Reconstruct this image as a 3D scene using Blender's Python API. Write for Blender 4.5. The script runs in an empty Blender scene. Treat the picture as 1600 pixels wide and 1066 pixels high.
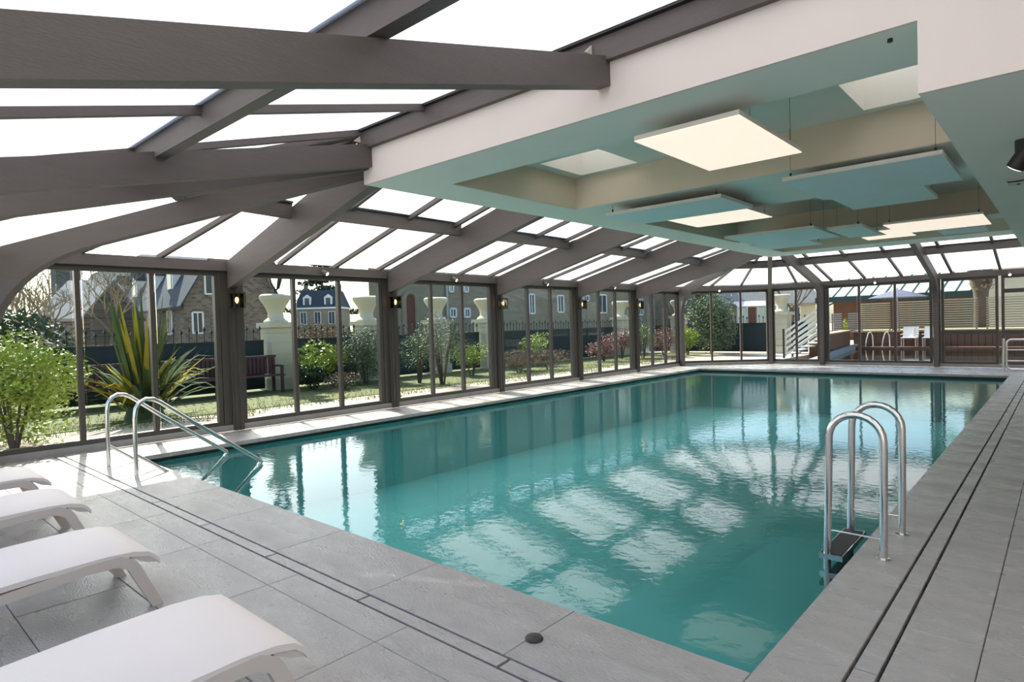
import bpy, math, random
from mathutils import Vector, Matrix
C = bpy.context.scene.collection
SC = bpy.context.scene
R = random.Random(7)
PI = math.pi

# ------------------------------------------------------------------ camera
YAW, PITCH, ROLL, FPX, CAMZ = math.radians(-41.876), math.radians(-1.352), math.radians(-1.678), 966.9, 1.4
_f = Vector((math.sin(YAW)*math.cos(PITCH), math.cos(YAW)*math.cos(PITCH), math.sin(PITCH)))
_r0 = Vector((math.cos(YAW), -math.sin(YAW), 0)); _u0 = _r0.cross(_f)
_r = math.cos(ROLL)*_r0 + math.sin(ROLL)*_u0
_u = -math.sin(ROLL)*_r0 + math.cos(ROLL)*_u0
cd = bpy.data.cameras.new('camera'); cam = bpy.data.objects.new('camera', cd); C.objects.link(cam)
cd.sensor_width = 36; cd.lens = 36*FPX/1600; cd.clip_end = 600; cd.clip_start = .05
cam.matrix_world = Matrix(((_r.x, _u.x, -_f.x, 0), (_r.y, _u.y, -_f.y, 0), (_r.z, _u.z, -_f.z, CAMZ), (0, 0, 0, 1)))
SC.camera = cam
def ray(x, y): return _f + _r*((x-800)/FPX) - _u*((y-533)/FPX)
def G(x, y, z=0.0):            # pixel -> point on the horizontal plane z
    d = ray(x, y); return Vector((0, 0, CAMZ)) + d*((z-CAMZ)/d.z)
def DP(x, y, dep):             # pixel -> point at a depth along the view axis
    return Vector((0, 0, CAMZ)) + ray(x, y)*dep
def AX(x, y, X):
    d = ray(x, y); return Vector((0, 0, CAMZ)) + d*(X/d.x)
def AY(x, y, Y):
    d = ray(x, y); return Vector((0, 0, CAMZ)) + d*(Y/d.y)

# ------------------------------------------------------------------ sky, sun, exposure
SUN_AZ = Vector((-.969, .246, 0)); SUN_EL = math.radians(39.5)
w = bpy.data.worlds.new('world'); SC.world = w; w.use_nodes = True
nt = w.node_tree; nt.nodes.clear()
out = nt.nodes.new('ShaderNodeOutputWorld'); bg = nt.nodes.new('ShaderNodeBackground'); sky = nt.nodes.new('ShaderNodeTexSky')
sky.sky_type = 'NISHITA'; sky.sun_disc = False; sky.sun_elevation = SUN_EL
sky.sun_rotation = math.atan2(SUN_AZ.x, SUN_AZ.y); sky.air_density = 1.0; sky.dust_density = 2.0; sky.ozone_density = 1.0
bg.inputs['Strength'].default_value = .22
nt.links.new(sky.outputs[0], bg.inputs[0]); nt.links.new(bg.outputs[0], out.inputs[0])
sl = bpy.data.lights.new('sun', 'SUN'); sun = bpy.data.objects.new('sun', sl); C.objects.link(sun)
sl.energy = 8.0; sl.angle = math.radians(.6); sl.color = (1, .92, .82)
sd = Vector((SUN_AZ.x*math.cos(SUN_EL), SUN_AZ.y*math.cos(SUN_EL), math.sin(SUN_EL)))
sun.rotation_euler = sd.to_track_quat('Z', 'Y').to_euler(); sun.location = (-30, 10, 30)
vs = SC.view_settings; vs.view_transform = 'Standard'; vs.look = 'None'; vs.gamma = 1; vs.use_curve_mapping = False
vs.exposure = 0.92

# ------------------------------------------------------------------ materials
def srgb(r, g, b):
    f = lambda c: (c/255/12.92) if c/255 <= .04045 else ((c/255+.055)/1.055)**2.4
    return (f(r), f(g), f(b))
def mat(name, col, rough=.6, var=.12, scale=6, bump=0.0, bscale=40, metal=0, stretch=(1, 1, 1), spec=.5, coat=0, rvar=0):
    m = bpy.data.materials.new(name); m.use_nodes = True; n = m.node_tree; b = n.nodes['Principled BSDF']
    b.inputs['Roughness'].default_value = rough; b.inputs['Metallic'].default_value = metal
    b.inputs['Specular IOR Level'].default_value = spec
    tc = n.nodes.new('ShaderNodeTexCoord'); mp = n.nodes.new('ShaderNodeMapping'); mp.inputs['Scale'].default_value = stretch
    n.links.new(tc.outputs['Object'], mp.inputs[0])
    nz = n.nodes.new('ShaderNodeTexNoise'); nz.inputs['Scale'].default_value = scale; nz.inputs['Detail'].default_value = 5
    n.links.new(mp.outputs[0], nz.inputs['Vector'])
    mx = n.nodes.new('ShaderNodeMix'); mx.data_type = 'RGBA'
    lo = [max(0, c*(1-var*1.6)) for c in col]; hi = [min(1, c*(1+var*1.6)) for c in col]
    mx.inputs[6].default_value = (*lo, 1); mx.inputs[7].default_value = (*hi, 1)
    n.links.new(nz.outputs['Fac'], mx.inputs[0]); n.links.new(mx.outputs[2], b.inputs['Base Color'])
    if rvar:
        mr = n.nodes.new('ShaderNodeMapRange'); mr.inputs[1].default_value = .28; mr.inputs[2].default_value = .72
        mr.inputs[3].default_value = max(.02, rough-rvar); mr.inputs[4].default_value = rough
        n2 = n.nodes.new('ShaderNodeTexNoise'); n2.inputs['Scale'].default_value = 1.3; n2.inputs['Detail'].default_value = 4
        n.links.new(mp.outputs[0], n2.inputs['Vector']); n.links.new(n2.outputs['Fac'], mr.inputs[0]); n.links.new(mr.outputs[0], b.inputs['Roughness'])
    if bump:
        nb = n.nodes.new('ShaderNodeTexNoise'); nb.inputs['Scale'].default_value = bscale; nb.inputs['Detail'].default_value = 4
        n.links.new(mp.outputs[0], nb.inputs['Vector'])
        bp = n.nodes.new('ShaderNodeBump'); bp.inputs['Strength'].default_value = bump; bp.inputs['Distance'].default_value = .01
        n.links.new(nb.outputs['Fac'], bp.inputs['Height']); n.links.new(bp.outputs[0], b.inputs['Normal'])
    return m
def emis(name, col, s):
    m = bpy.data.materials.new(name); m.use_nodes = True; b = m.node_tree.nodes['Principled BSDF']
    b.inputs['Base Color'].default_value = (*col, 1); b.inputs['Emission Color'].default_value = (*col, 1); b.inputs['Emission Strength'].default_value = s
    return m
def glassy(name, tint, ior=1.45, rough=0.0, bump=None, refl=1.0):
    m = bpy.data.materials.new(name); m.use_nodes = True; n = m.node_tree; n.nodes.clear()
    o = n.nodes.new('ShaderNodeOutputMaterial'); mx = n.nodes.new('ShaderNodeMixShader'); t = n.nodes.new('ShaderNodeBsdfTransparent')
    g = n.nodes.new('ShaderNodeBsdfGlossy'); fr = n.nodes.new('ShaderNodeFresnel'); fr.inputs[0].default_value = ior
    g.inputs['Roughness'].default_value = rough; t.inputs[0].default_value = (*tint, 1); g.inputs[0].default_value = (refl, refl, refl, 1)
    n.links.new(fr.outputs[0], mx.inputs[0]); n.links.new(t.outputs[0], mx.inputs[1]); n.links.new(g.outputs[0], mx.inputs[2]); n.links.new(mx.outputs[0], o.inputs[0])
    if bump:
        tc = n.nodes.new('ShaderNodeTexCoord'); bp = n.nodes.new('ShaderNodeBump'); bp.inputs['Strength'].default_value = bump[0]; bp.inputs['Distance'].default_value = bump[1]
        a = n.nodes.new('ShaderNodeTexNoise'); a.inputs['Scale'].default_value = bump[2]; a.inputs['Detail'].default_value = 3
        n.links.new(tc.outputs['Object'], a.inputs['Vector']); n.links.new(a.outputs['Fac'], bp.inputs['Height'])
        n.links.new(bp.outputs[0], g.inputs['Normal']); n.links.new(bp.outputs[0], fr.inputs['Normal'])
    return m
def opal(name):
    m = bpy.data.materials.new(name); m.use_nodes = True; n = m.node_tree; n.nodes.clear()
    o = n.nodes.new('ShaderNodeOutputMaterial'); mx = n.nodes.new('ShaderNodeMixShader'); t = n.nodes.new('ShaderNodeBsdfTranslucent'); d = n.nodes.new('ShaderNodeBsdfDiffuse')
    tc = n.nodes.new('ShaderNodeTexCoord'); nz = n.nodes.new('ShaderNodeTexNoise'); nz.inputs['Scale'].default_value = .7
    cr = n.nodes.new('ShaderNodeMix'); cr.data_type = 'RGBA'; cr.inputs[6].default_value = (.48, .49, .51, 1); cr.inputs[7].default_value = (.55, .55, .555, 1)
    n.links.new(tc.outputs['Object'], nz.inputs['Vector']); n.links.new(nz.outputs['Fac'], cr.inputs[0]); n.links.new(cr.outputs[2], t.inputs[0])
    d.inputs[0].default_value = (.9, .9, .9, 1); mx.inputs[0].default_value = .25
    n.links.new(t.outputs[0], mx.inputs[1]); n.links.new(d.outputs[0], mx.inputs[2]); n.links.new(mx.outputs[0], o.inputs[0])
    return m
def brickmat(name, c1, c2, mortar, scale=4.0, bw=.5, bh=.2):
    m = bpy.data.materials.new(name); m.use_nodes = True; n = m.node_tree; b = n.nodes['Principled BSDF']; b.inputs['Roughness'].default_value = .9
    tc = n.nodes.new('ShaderNodeTexCoord'); bk = n.nodes.new('ShaderNodeTexBrick'); bk.inputs['Scale'].default_value = scale
    sp = n.nodes.new('ShaderNodeSeparateXYZ'); cb = n.nodes.new('ShaderNodeCombineXYZ'); ad = n.nodes.new('ShaderNodeMath')
    n.links.new(tc.outputs['Object'], sp.inputs[0]); n.links.new(sp.outputs[0], ad.inputs[0]); n.links.new(sp.outputs[1], ad.inputs[1])
    n.links.new(ad.outputs[0], cb.inputs[0]); n.links.new(sp.outputs[2], cb.inputs[1]); n.links.new(cb.outputs[0], bk.inputs['Vector'])
    bk.inputs['Color1'].default_value = (*c1, 1); bk.inputs['Color2'].default_value = (*c2, 1); bk.inputs['Mortar'].default_value = (*mortar, 1)
    bk.inputs['Brick Width'].default_value = bw; bk.inputs['Row Height'].default_value = bh; bk.inputs['Mortar Size'].default_value = .015
    n.links.new(bk.outputs['Color'], b.inputs['Base Color']); return m
M = dict(
    taupe=mat('painted timber taupe', (.10, .086, .08), .55, .1, 3, .25, 30, stretch=(1, 1, 6)),
    frame=mat('bronze aluminium', (.055, .048, .042), .4, .05, 3),
    white=mat('white plaster', (.70, .64, .60), .7, .02, 2, .05, 60),
    soffit=mat('soffit with pool bounce tint', (.73, .78, .74), .6, .03, 1.5, .04, 50),  # off-white paint; green light bounced off the pool is tinted into the colour
    beige=mat('beige plaster', (.68, .60, .47), .75, .05, 2),
    well=mat('skylight well plaster', (.8, .78, .7), .7, .03, 2),
    opal=opal('opal roof panel'), clear=glassy('clear sheet', (.97, .98, .98), 1.05),
    glass=glassy('window glass', (.86, .90, .885), 1.12),
    tile=mat('slate deck tile', (.325, .308, .293), .55, .16, 4, .5, 45, stretch=(1, 2.4, 1), rvar=.48),
    joint=mat('dark joint', (.10, .095, .09), .8, .1, 5),
    plinth=mat('stone plinth', (.27, .265, .26), .7, .15, 6, .2, 60),
    basin=mat('teal pool lining', (.175, .55, .56), .5, .08, 1.2),
    water=glassy('pool water', (.82, .96, .95), 1.33, 0, (.10, .012, 12.0)),
    steel=mat('polished steel', (.72, .70, .68), .16, .03, 4, metal=1),
    dark=mat('black rubber', (.02, .02, .02), .6, .1, 20),
    wplastic=mat('white sling', (.76, .69, .64), .55, .02, 4, .06, 200),
    wframe=mat('off white frame', (.60, .53, .47), .5, .03, 4),
    led=emis('warm light panel', (1, .84, .70), .43), bulb=emis('lamp filament', (1, .5, .14), 3.8), spotface=emis('spot lens', (1, .9, .75), 3),
    panel=mat('blue acoustic fabric', (.70, .84, .88), .8, .03, 3), panelside=mat('panel edge', (.72, .70, .64), .7, .03, 3),
    black=mat('black metal', (.018, .017, .016), .4, .05, 4), wire=mat('suspension wire', (.1, .1, .1), .4, .02, 4, metal=1),
    grey=mat('grey plastic', (.35, .36, .36), .4, .03, 4),
    sand=mat('sandy gravel', (.44, .37, .28), .95, .18, 3, .4, 60), lawn=mat('lawn', (.105, .115, .03), .95, .45, 4, .5, 60),
    blade=mat('grass blades', (.12, .19, .04), .9, .3, 2), asphalt=mat('pale terrace', (.5, .47, .42), .9, .1, 3),
    cream=mat('cream render', (.56, .50, .36), .85, .06, 2), fence=mat('dark green screening', (.018, .032, .034), .75, .15, 3),
    iron=mat('dark iron', (.015, .017, .018), .5, .1, 3),
    brick=brickmat('grey brown brick', (.085, .07, .055), (.21, .18, .14), (.23, .21, .18), 1.6),
    stone=brickmat('sandstone wall', (.22, .19, .13), (.27, .235, .165), (.25, .22, .17), 1.6, .6, .3),
    slate=mat('slate roof', (.05, .065, .085), .85, .25, 3, .2, 12, spec=.15), wwin=mat('white window frame', (.7, .7, .68), .5, .03, 3),
    pane=mat('dark window pane', (.06, .08, .09), .1, .1, 2), greytile=mat('grey tile roof', (.26, .26, .25), .8, .2, 4, .3, 14),
    door=mat('red brown door', (.11, .03, .02), .6, .1, 3),
    bark=mat('bark', (.10, .08, .06), .9, .25, 5, .4, 30), twig=mat('pale twigs', (.20, .17, .12), .9, .2, 5),
    leaf_y=mat('yellow green leaves', (.30, .38, .06), .6, .35, 3), leaf_d=mat('dark green leaves', (.04, .075, .03), .6, .3, 3),
    leaf_m=mat('mid green leaves', (.10, .17, .05), .6, .35, 3), leaf_o=mat('olive green leaves', (.12, .16, .08), .65, .3, 3),
    leaf_p=mat('russet pink leaves', (.26, .13, .11), .7, .35, 3), leaf_b=mat('dry brown grass leaves', (.17, .13, .08), .8, .3, 3),
    flax=mat('flax leaf', (.09, .12, .05), .9, .3, 3, spec=.03), flaxy=mat('yellow flax leaf', (.34, .28, .05), .9, .25, 3, spec=.03),
    cedar=mat('cedar needles', (.025, .05, .035), .8, .25, .5),
    redwood=mat('dark red wood', (.09, .035, .035), .6, .2, 4, .2, 20, stretch=(1, 1, 5)),
    deckwood=mat('brown decking', (.14, .06, .03), .55, .25, 3, .2, 20, stretch=(5, 5, .6)),
    palewood=mat('pale timber slat', (.50, .38, .22), .65, .15, 4), whitewood=mat('white painted rail', (.75, .72, .66), .6, .05, 3),
    greenmetal=mat('dark green gutter', (.02, .045, .045), .5, .1, 3), rpane=mat('pale green roof glazing', (.46, .52, .44), .6, .08, 2),
    stepw=mat('white pool step', (.72, .80, .78), .5, .04, 3), lantern_glass=glassy('lantern glass', (.9, .92, .9), 1.3),
    outwater=glassy('outdoor pool water', (.25, .32, .32), 1.33, 0, (.05, .02, 5.0)), purple=mat('lilac parasol fabric', (.13, .14, .21), .8, .05, 3),
)

# ------------------------------------------------------------------ mesh helpers
class MB:
    def __init__(s): s.v = []; s.f = []; s.mi = []
    def add(s, vs, fs, mi=0):
        k = len(s.v); s.v += [tuple(a) for a in vs]; s.f += [tuple(i+k for i in f) for f in fs]; s.mi += [mi]*len(fs); return s
    def box(s, a, b, mi=0):
        x0, y0, z0 = [min(p, q) for p, q in zip(a, b)]; x1, y1, z1 = [max(p, q) for p, q in zip(a, b)]
        return s.add([(x0, y0, z0), (x1, y0, z0), (x1, y1, z0), (x0, y1, z0), (x0, y0, z1), (x1, y0, z1), (x1, y1, z1), (x0, y1, z1)],
                     [(3, 2, 1, 0), (4, 5, 6, 7), (0, 1, 5, 4), (1, 2, 6, 5), (2, 3, 7, 6), (3, 0, 4, 7)], mi)
    def bar(s, a, b, wd, ht, up=(0, 0, 1), mi=0):
        a = Vector(a); b = Vector(b); d = (b-a).normalized(); up = Vector(up); sd = d.cross(up)
        if sd.length < 1e-4: sd = d.cross(Vector((1, 0, 0)))
        sd.normalize(); uu = sd.cross(d); p = []
        for q in (a, b):
            for (i, j) in ((-1, -1), (1, -1), (1, 1), (-1, 1)): p.append(q + sd*(i*wd/2) + uu*(j*ht/2))
        return s.add(p, [(3, 2, 1, 0), (4, 5, 6, 7), (0, 1, 5, 4), (1, 2, 6, 5), (2, 3, 7, 6), (3, 0, 4, 7)], mi)
    def prism(s, poly, off, mi=0):           # polygon of 3D points extruded by vector off
        n = len(poly); P = [Vector(p) for p in poly]; Q = [p+Vector(off) for p in P]
        fs = [tuple(range(n))[::-1], tuple(range(n, 2*n))] + [(i, (i+1) % n, (i+1) % n+n, i+n) for i in range(n)]
        return s.add(P+Q, fs, mi)
    def tube(s, path, r, n=8, cap=True):
        P = [Vector(p) for p in path]; k = len(s.v); m = len(P); rr = r if isinstance(r, (list, tuple)) else [r]*m
        prev = None
        for i in range(m):
            t = (P[min(i+1, m-1)]-P[max(i-1, 0)]).normalized()
            if prev is None:
                a = Vector((0, 0, 1)) if abs(t.z) < .9 else Vector((1, 0, 0)); x = t.cross(a).normalized()
            else: x = (prev - t*prev.dot(t)).normalized()
            prev = x; y = t.cross(x)
            for j in range(n): s.v.append(tuple(P[i] + (x*math.cos(2*PI*j/n)+y*math.sin(2*PI*j/n))*rr[i]))
        for i in range(m-1):
            for j in range(n): s.f.append((k+i*n+j, k+i*n+(j+1) % n, k+(i+1)*n+(j+1) % n, k+(i+1)*n+j)); s.mi.append(0)
        if cap: s.f += [tuple(k+j for j in range(n))[::-1], tuple(k+(m-1)*n+j for j in range(n))]; s.mi += [0, 0]
        return s
    def lathe(s, prof, c=(0, 0, 0), n=20):
        k = len(s.v); m = len(prof)
        for (r, z) in prof:
            for j in range(n): s.v.append((c[0]+r*math.cos(2*PI*j/n), c[1]+r*math.sin(2*PI*j/n), c[2]+z))
        for i in range(m-1):
            for j in range(n): s.f.append((k+i*n+j, k+i*n+(j+1) % n, k+(i+1)*n+(j+1) % n, k+(i+1)*n+j)); s.mi.append(0)
        s.f += [tuple(k+j for j in range(n))[::-1], tuple(k+(m-1)*n+j for j in range(n))]; s.mi += [0, 0]
        return s
    def build(s, name, m, parent=None, smooth=False, origin=None):
        me = bpy.data.meshes.new(name); o3 = Vector(origin) if origin is not None else Vector((0, 0, 0))
        me.from_pydata([tuple(Vector(v)-o3) for v in s.v], [], s.f)
        for mm in (m if isinstance(m, (list, tuple)) else [m]): me.materials.append(M[mm])
        if any(s.mi):
            for p, i in zip(me.polygons, s.mi): p.material_index = i
        if smooth:
            for p in me.polygons: p.use_smooth = True
            try: me.set_sharp_from_angle(angle=math.radians(40))
            except Exception: pass
        me.update(); o = bpy.data.objects.new(name, me); C.objects.link(o); o.location = o3
        if parent:
            o.parent = parent; o.location = o3 - wloc(parent)
        return o
def wloc(o):
    v = Vector(o.location)
    while o.parent: o = o.parent; v += Vector(o.location)
    return v
def tag(o, label=None, cat=None, group=None, kind=None):
    if label: o['label'] = label
    if cat: o['category'] = cat
    if group: o['group'] = group
    if kind: o['kind'] = kind
    return o
def empty(name, loc=(0, 0, 0)):
    o = bpy.data.objects.new(name, None); C.objects.link(o); o.location = loc; o.empty_display_size = .1; return o
def thing(name, label, cat, loc=(0, 0, 0), group=None): return tag(empty(name, loc), label, cat, group)
def struct(o): o['kind'] = 'structure'; return o
def box(name, a, b, m, parent=None):
    c = [(p+q)/2 for p, q in zip(a, b)]
    return MB().box(a, b).build(name, m, parent, origin=c)
_boxes = {}
def sharedbox(name, a, b, m, parent, bev=.004):      # alike pieces share mesh data
    sz = tuple(round(abs(q-p), 4) for p, q in zip(a, b)); key = (sz, m)
    c = Vector([(p+q)/2 for p, q in zip(a, b)])
    if key not in _boxes:
        x, y, z = [k/2 for k in sz]; e = min(bev, x*.4, y*.4, z*.8)
        v = [(-x, -y, -z), (x, -y, -z), (x, y, -z), (-x, y, -z), (-x, -y, z-e), (x, -y, z-e), (x, y, z-e), (-x, y, z-e),
             (-x+e, -y+e, z), (x-e, -y+e, z), (x-e, y-e, z), (-x+e, y-e, z)]
        f = [(3, 2, 1, 0), (8, 9, 10, 11)] + [(i, (i+1) % 4, (i+1) % 4+4, i+4) for i in range(4)] + [(i+4, (i+1) % 4+4, (i+1) % 4+8, i+8) for i in range(4)]
        me = bpy.data.meshes.new(name); me.from_pydata(v, [], f); me.materials.append(M[m]); me.update(); _boxes[key] = me
    o = bpy.data.objects.new(name, _boxes[key]); C.objects.link(o); o.parent = parent; o.location = c - wloc(parent); return o
def copy_tree(o, parent=None):
    c = o.copy(); C.objects.link(c); c.parent = parent
    for ch in list(o.children): copy_tree(ch, c)
    return c

# ------------------------------------------------------------------ plan dimensions (metres)
XW, YF, YN = -9.12, 19.8, -.12                       # left glass wall, far glass wall, near end line
POSTS = [1.2, 4.0, 6.84, 9.68, 12.6, 15.38, 18.06]   # left wall posts
XH2 = -6.89                                          # second hip post on far and near walls
XB0, XB1, YB0, YB1, ZB = -5.5, -.57, 3.9, 15.83, 2.935   # central ceiling box
ZH0, ZH1, ZT = 2.32, 2.46, 3.42                      # header bottom / top, roof glass at the box
PX0, PX1, PY0, PY1 = -8.08, -.94, 2.41, 17.35        # pool opening
ZW = -.10                                            # water level

# ------------------------------------------------------------------ floor: base, tiles, drain covers
fl = MB()
fl.box((XW-.1, -6, -.3), (3, 2.34, -.035)); fl.box((PX1+.02, 2.34, -.3), (3, YF+.1, -.035))
fl.box((XW-.1, 2.34, -.3), (PX0-.18, YF+.1, -.035)); fl.box((PX0-.18, PY1+.18, -.3), (PX1+.02, YF+.1, -.035))
floor = struct(fl.build('floor', 'joint'))
GAP = .003
def tile(x0, x1, y0, y1, z0=-.05, name='tile'):
    if x1-x0 > .03 and y1-y0 > .03: sharedbox(name, (x0+GAP/2, y0+GAP/2, z0), (x1-GAP/2, y1-GAP/2, 0), 'tile', floor, .003)
def rowx(y0, y1, xs, xe, ph, L=1.0):
    x = xs; n = math.floor((xs-ph)/L)+1
    while x < xe-.02:
        e = min(ph+n*L, xe); 
        if e-x > .02: tile(x, e, y0, y1)
        x = e; n += 1
def rowy(x0, x1, ys, ye, ph, L=1.0):
    y = ys; n = math.floor((ys-ph)/L)+1
    while y < ye-.02:
        e = min(ph+n*L, ye)
        if e-y > .02: tile(x0, x1, y, e)
        y = e; n += 1
def cover(a, b):
    sharedbox('drain_cover', (a[0], a[1], -.03), (b[0], b[1], -.001), 'tile', floor, .002)
XD0, XD1, YD0, YD1 = -.652, -.545, 1.80, 1.896        # drain channel (right side / near side)
MB().box((XW, YD0-.004, -.0345), (XD0, YD1+.004, -.0305)).build('drain_channel', 'dark', floor); MB().box((XD0-.004, YD1, -.0345), (XD1+.004, YF-.12, -.0305)).build('drain_channel', 'dark', floor)
rowx(YD1+.0, PY0, XW, PX1, .2); rowx(1.61, YD0, XW, XD1+.0, -.324); tile(XD0, XD1, YD0, YD1)
for i, y in enumerate([1.107, .603, .1, -.4, -.9, -1.4, -1.9, -2.4]): rowx(y, y+.5035, XW, 3, -.324+(.35 if i % 2 else 0))
x = XW; n = 0
while x < XD0-.05:
    e = min(-8.76+n*1.0+.0, XD0); n += 1
    if e-x > .05: cover((x+.012, YD0+.012, 0), (e-.003, YD1-.012, 0)); x = e
rowy(PX1, XD0, 1.896, YF-.12, .65); rowy(XD1, -.267, 1.61, YF-.12, .19); rowy(-.267, .233, 1.61, YF-.12, .7); rowy(.233, .733, 1.61, YF-.12, .2)
rowy(.733, 1.233, 1.61, YF-.12, .7); rowy(1.233, 1.733, 1.61, YF-.12, .2); rowy(1.733, 3, 1.61, YF-.12, .7)
y = YD1
while y < YF-.3:
    e = min(math.floor(y-.70+1.0001)+.70, YF-.12); cover((XD0+.012, y+.003, 0), (XD1-.012, e-.003, 0)); y = e
rowy(XW+.1, PX0, PY0, PY1, .4, 1.2)                    # left strip
for i, y in enumerate([PY1, PY1+.5, PY1+1.0, PY1+1.5]): rowx(y, min(y+.5, YF-.12), XW+.1 if y < 18 else -8.6, PX1, .4*i)
rowx(PY1+2.0, YF-.12, -7.3, PX1, .1)
# pool basin
pb = MB(); ZP = -1.15
pb.box((PX0-.2, PY0-.2, ZP-.1), (PX1+.2, PY1+.2, ZP))
pb.box((PX0-.25, PY0-.25, ZP), (PX0-.15, PY1+.25, -.12)); pb.box((PX1+.12, PY0-.25, ZP), (PX1+.22, PY1+.25, -.05))
pb.box((PX0-.15, PY0-.25, ZP), (PX1+.12, PY0-.12, -.05)); pb.box((PX0-.15, PY1+.15, ZP), (PX1+.12, PY1+.25, -.12))
struct(pb.build('pool_basin', 'basin'))
wt = MB().add([(PX0-.15, PY0-.12, ZW), (PX1+.12, PY0-.12, ZW), (PX1+.12, PY1+.15, ZW), (PX0-.15, PY1+.15, ZW)], [(0, 1, 2, 3)]).build('pool_water', 'water')
tag(wt, 'still turquoise water filling the indoor pool', 'water')

# ------------------------------------------------------------------ glass walls
def bpt(a, b, t): return Vector(a)+(Vector(b)-Vector(a))*t
wn = [0]
def bay(a, b, cuts, rails=(), door=False):
    """glazed bay on the floor line a->b (x,y), cuts = mullion fractions"""
    wn[0] += 1; A = Vector((*a, 0)); B = Vector((*b, 0)); d = (B-A).normalized()
    f = MB(); z0, z1 = .085, ZH0
    f.bar(A+Vector((0, 0, z0+.03)), B+Vector((0, 0, z0+.03)), .09, .06); f.bar(A+Vector((0, 0, z1-.035)), B+Vector((0, 0, z1-.035)), .09, .07)
    for q in (A+d*.03, B-d*.03): f.bar(q+Vector((0, 0, z0+.06)), q+Vector((0, 0, z1-.07)), .09, .06, up=d)
    wd = struct(f.build(('door_%d' if door else 'window_%d') % wn[0], 'frame', origin=(A+B)/2))
    L = (B-A).length; ts = [0]+list(cuts)+[1]
    for t in cuts:
        q = bpt(A, B, t); MB().bar(q+Vector((0, 0, z0+.06)), q+Vector((0, 0, z1-.07)), .08, .055, up=d).build('mullion', 'frame', wd, origin=q)
    for i in range(len(ts)-1):
        p = bpt(A, B, ts[i])+d*.055; q = bpt(A, B, ts[i+1])-d*.055
        zz = [z0+.06]+[r for r in rails]+[z1-.07]
        for k in range(len(zz)-1):
            if k: MB().bar(p+Vector((0, 0, zz[k])), q+Vector((0, 0, zz[k])), .075, .1).build('rail', 'frame', wd, origin=(p+q)/2)
            a0 = zz[k]+(.05 if k else 0); a1 = zz[k+1]-(.05 if k < len(zz)-2 else 0)
            c = (p+q)/2+Vector((0, 0, (a0+a1)/2))
            MB().bar(p+Vector((0, 0, (a0+a1)/2)), q+Vector((0, 0, (a0+a1)/2)), .012, a1-a0).build('pane', 'glass', wd, origin=c)
    return wd
for i in range(6):
    y0, y1 = POSTS[i]+(.13 if i else .03), POSTS[i+1]-(.16 if i < 5 else .05)
    bay((XW, y0), (XW, y1), (.345, .665))
bay((XW+.02, POSTS[6]+.04), (XH2-.05, YF-.02), (.36, .69))
bay((XH2+.07, YF), (-5.46, YF), (.52,))
bay((-5.26, YF), (-2.66, YF), (.33, .67))
bay((-2.46, YF), (-1.27, YF), (), rails=(.91,))
bay((-1.21, YF), (.2, YF), (), rails=(.9, 1.93), door=True)
bay((.4, YF), (3, YF), (.5,))
bay((XW+.02, POSTS[0]-.04), (XH2-.9, YN+.6), (.5,))
# plinths
def plinth(name, a, b):
    A = Vector((*a, .0425)); B = Vector((*b, .0425)); struct(MB().bar(A, B, .16, .085).build(name, 'plinth', origin=(A+B)/2))
plinth('baseboard_left', (XW-.0, POSTS[0]-.1), (XW, POSTS[6])); plinth('baseboard_corner', (XW, POSTS[6]), (XH2, YF)); plinth('baseboard_far', (XH2-.03, YF), (3, YF))
plinth('baseboard_near', (XW, POSTS[0]), (XH2, YN))
# posts and headers
tn = [0]
def trim(mb, m='taupe', origin=(0, 0, 0)):
    tn[0] += 1; return struct(mb.build('trim_%d' % tn[0], m, origin=origin))
for i, y in enumerate(POSTS[1:6]):
    mb = MB().box((XW-.05, y-.15, .0), (XW+.05, y+.13, ZH0)); mb.box((XW+.05, y-.04, 0), (XW+.09, y+.12, ZH0)); mb.box((XW+.09, y-.01, 0), (XW+.1, y+.02, ZH0)); mb.box((XW+.09, y+.06, 0), (XW+.1, y+.09, ZH0))
    trim(mb, 'frame', (XW, y, 0))
for (x, y) in ((XW, POSTS[6]), (XH2, YF), (-5.36, YF), (-2.56, YF), (.3, YF), (XW, POSTS[0])):
    trim(MB().box((x-.08, y-.07, 0), (x+.08, y+.07, ZH0)), 'frame', (x, y, 0))
def header(a, b):
    A = Vector((*a, (ZH0+ZH1)/2)); B = Vector((*b, (ZH0+ZH1)/2)); trim(MB().bar(A, B, .16, ZH1-ZH0), 'taupe', (A+B)/2)
header((XW+.02, POSTS[0]), (XW+.02, POSTS[6])); header((XW+.02, POSTS[6]), (XH2, YF)); header((XH2, YF), (3, YF)); header((XW+.02, POSTS[0]), (XH2, YN)); header((XH2, YN), (3, YN))
wr = struct(box('wall_right', (3, -1, 0), (3.2, YF+.1, 3.5), 'beige'))

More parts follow.
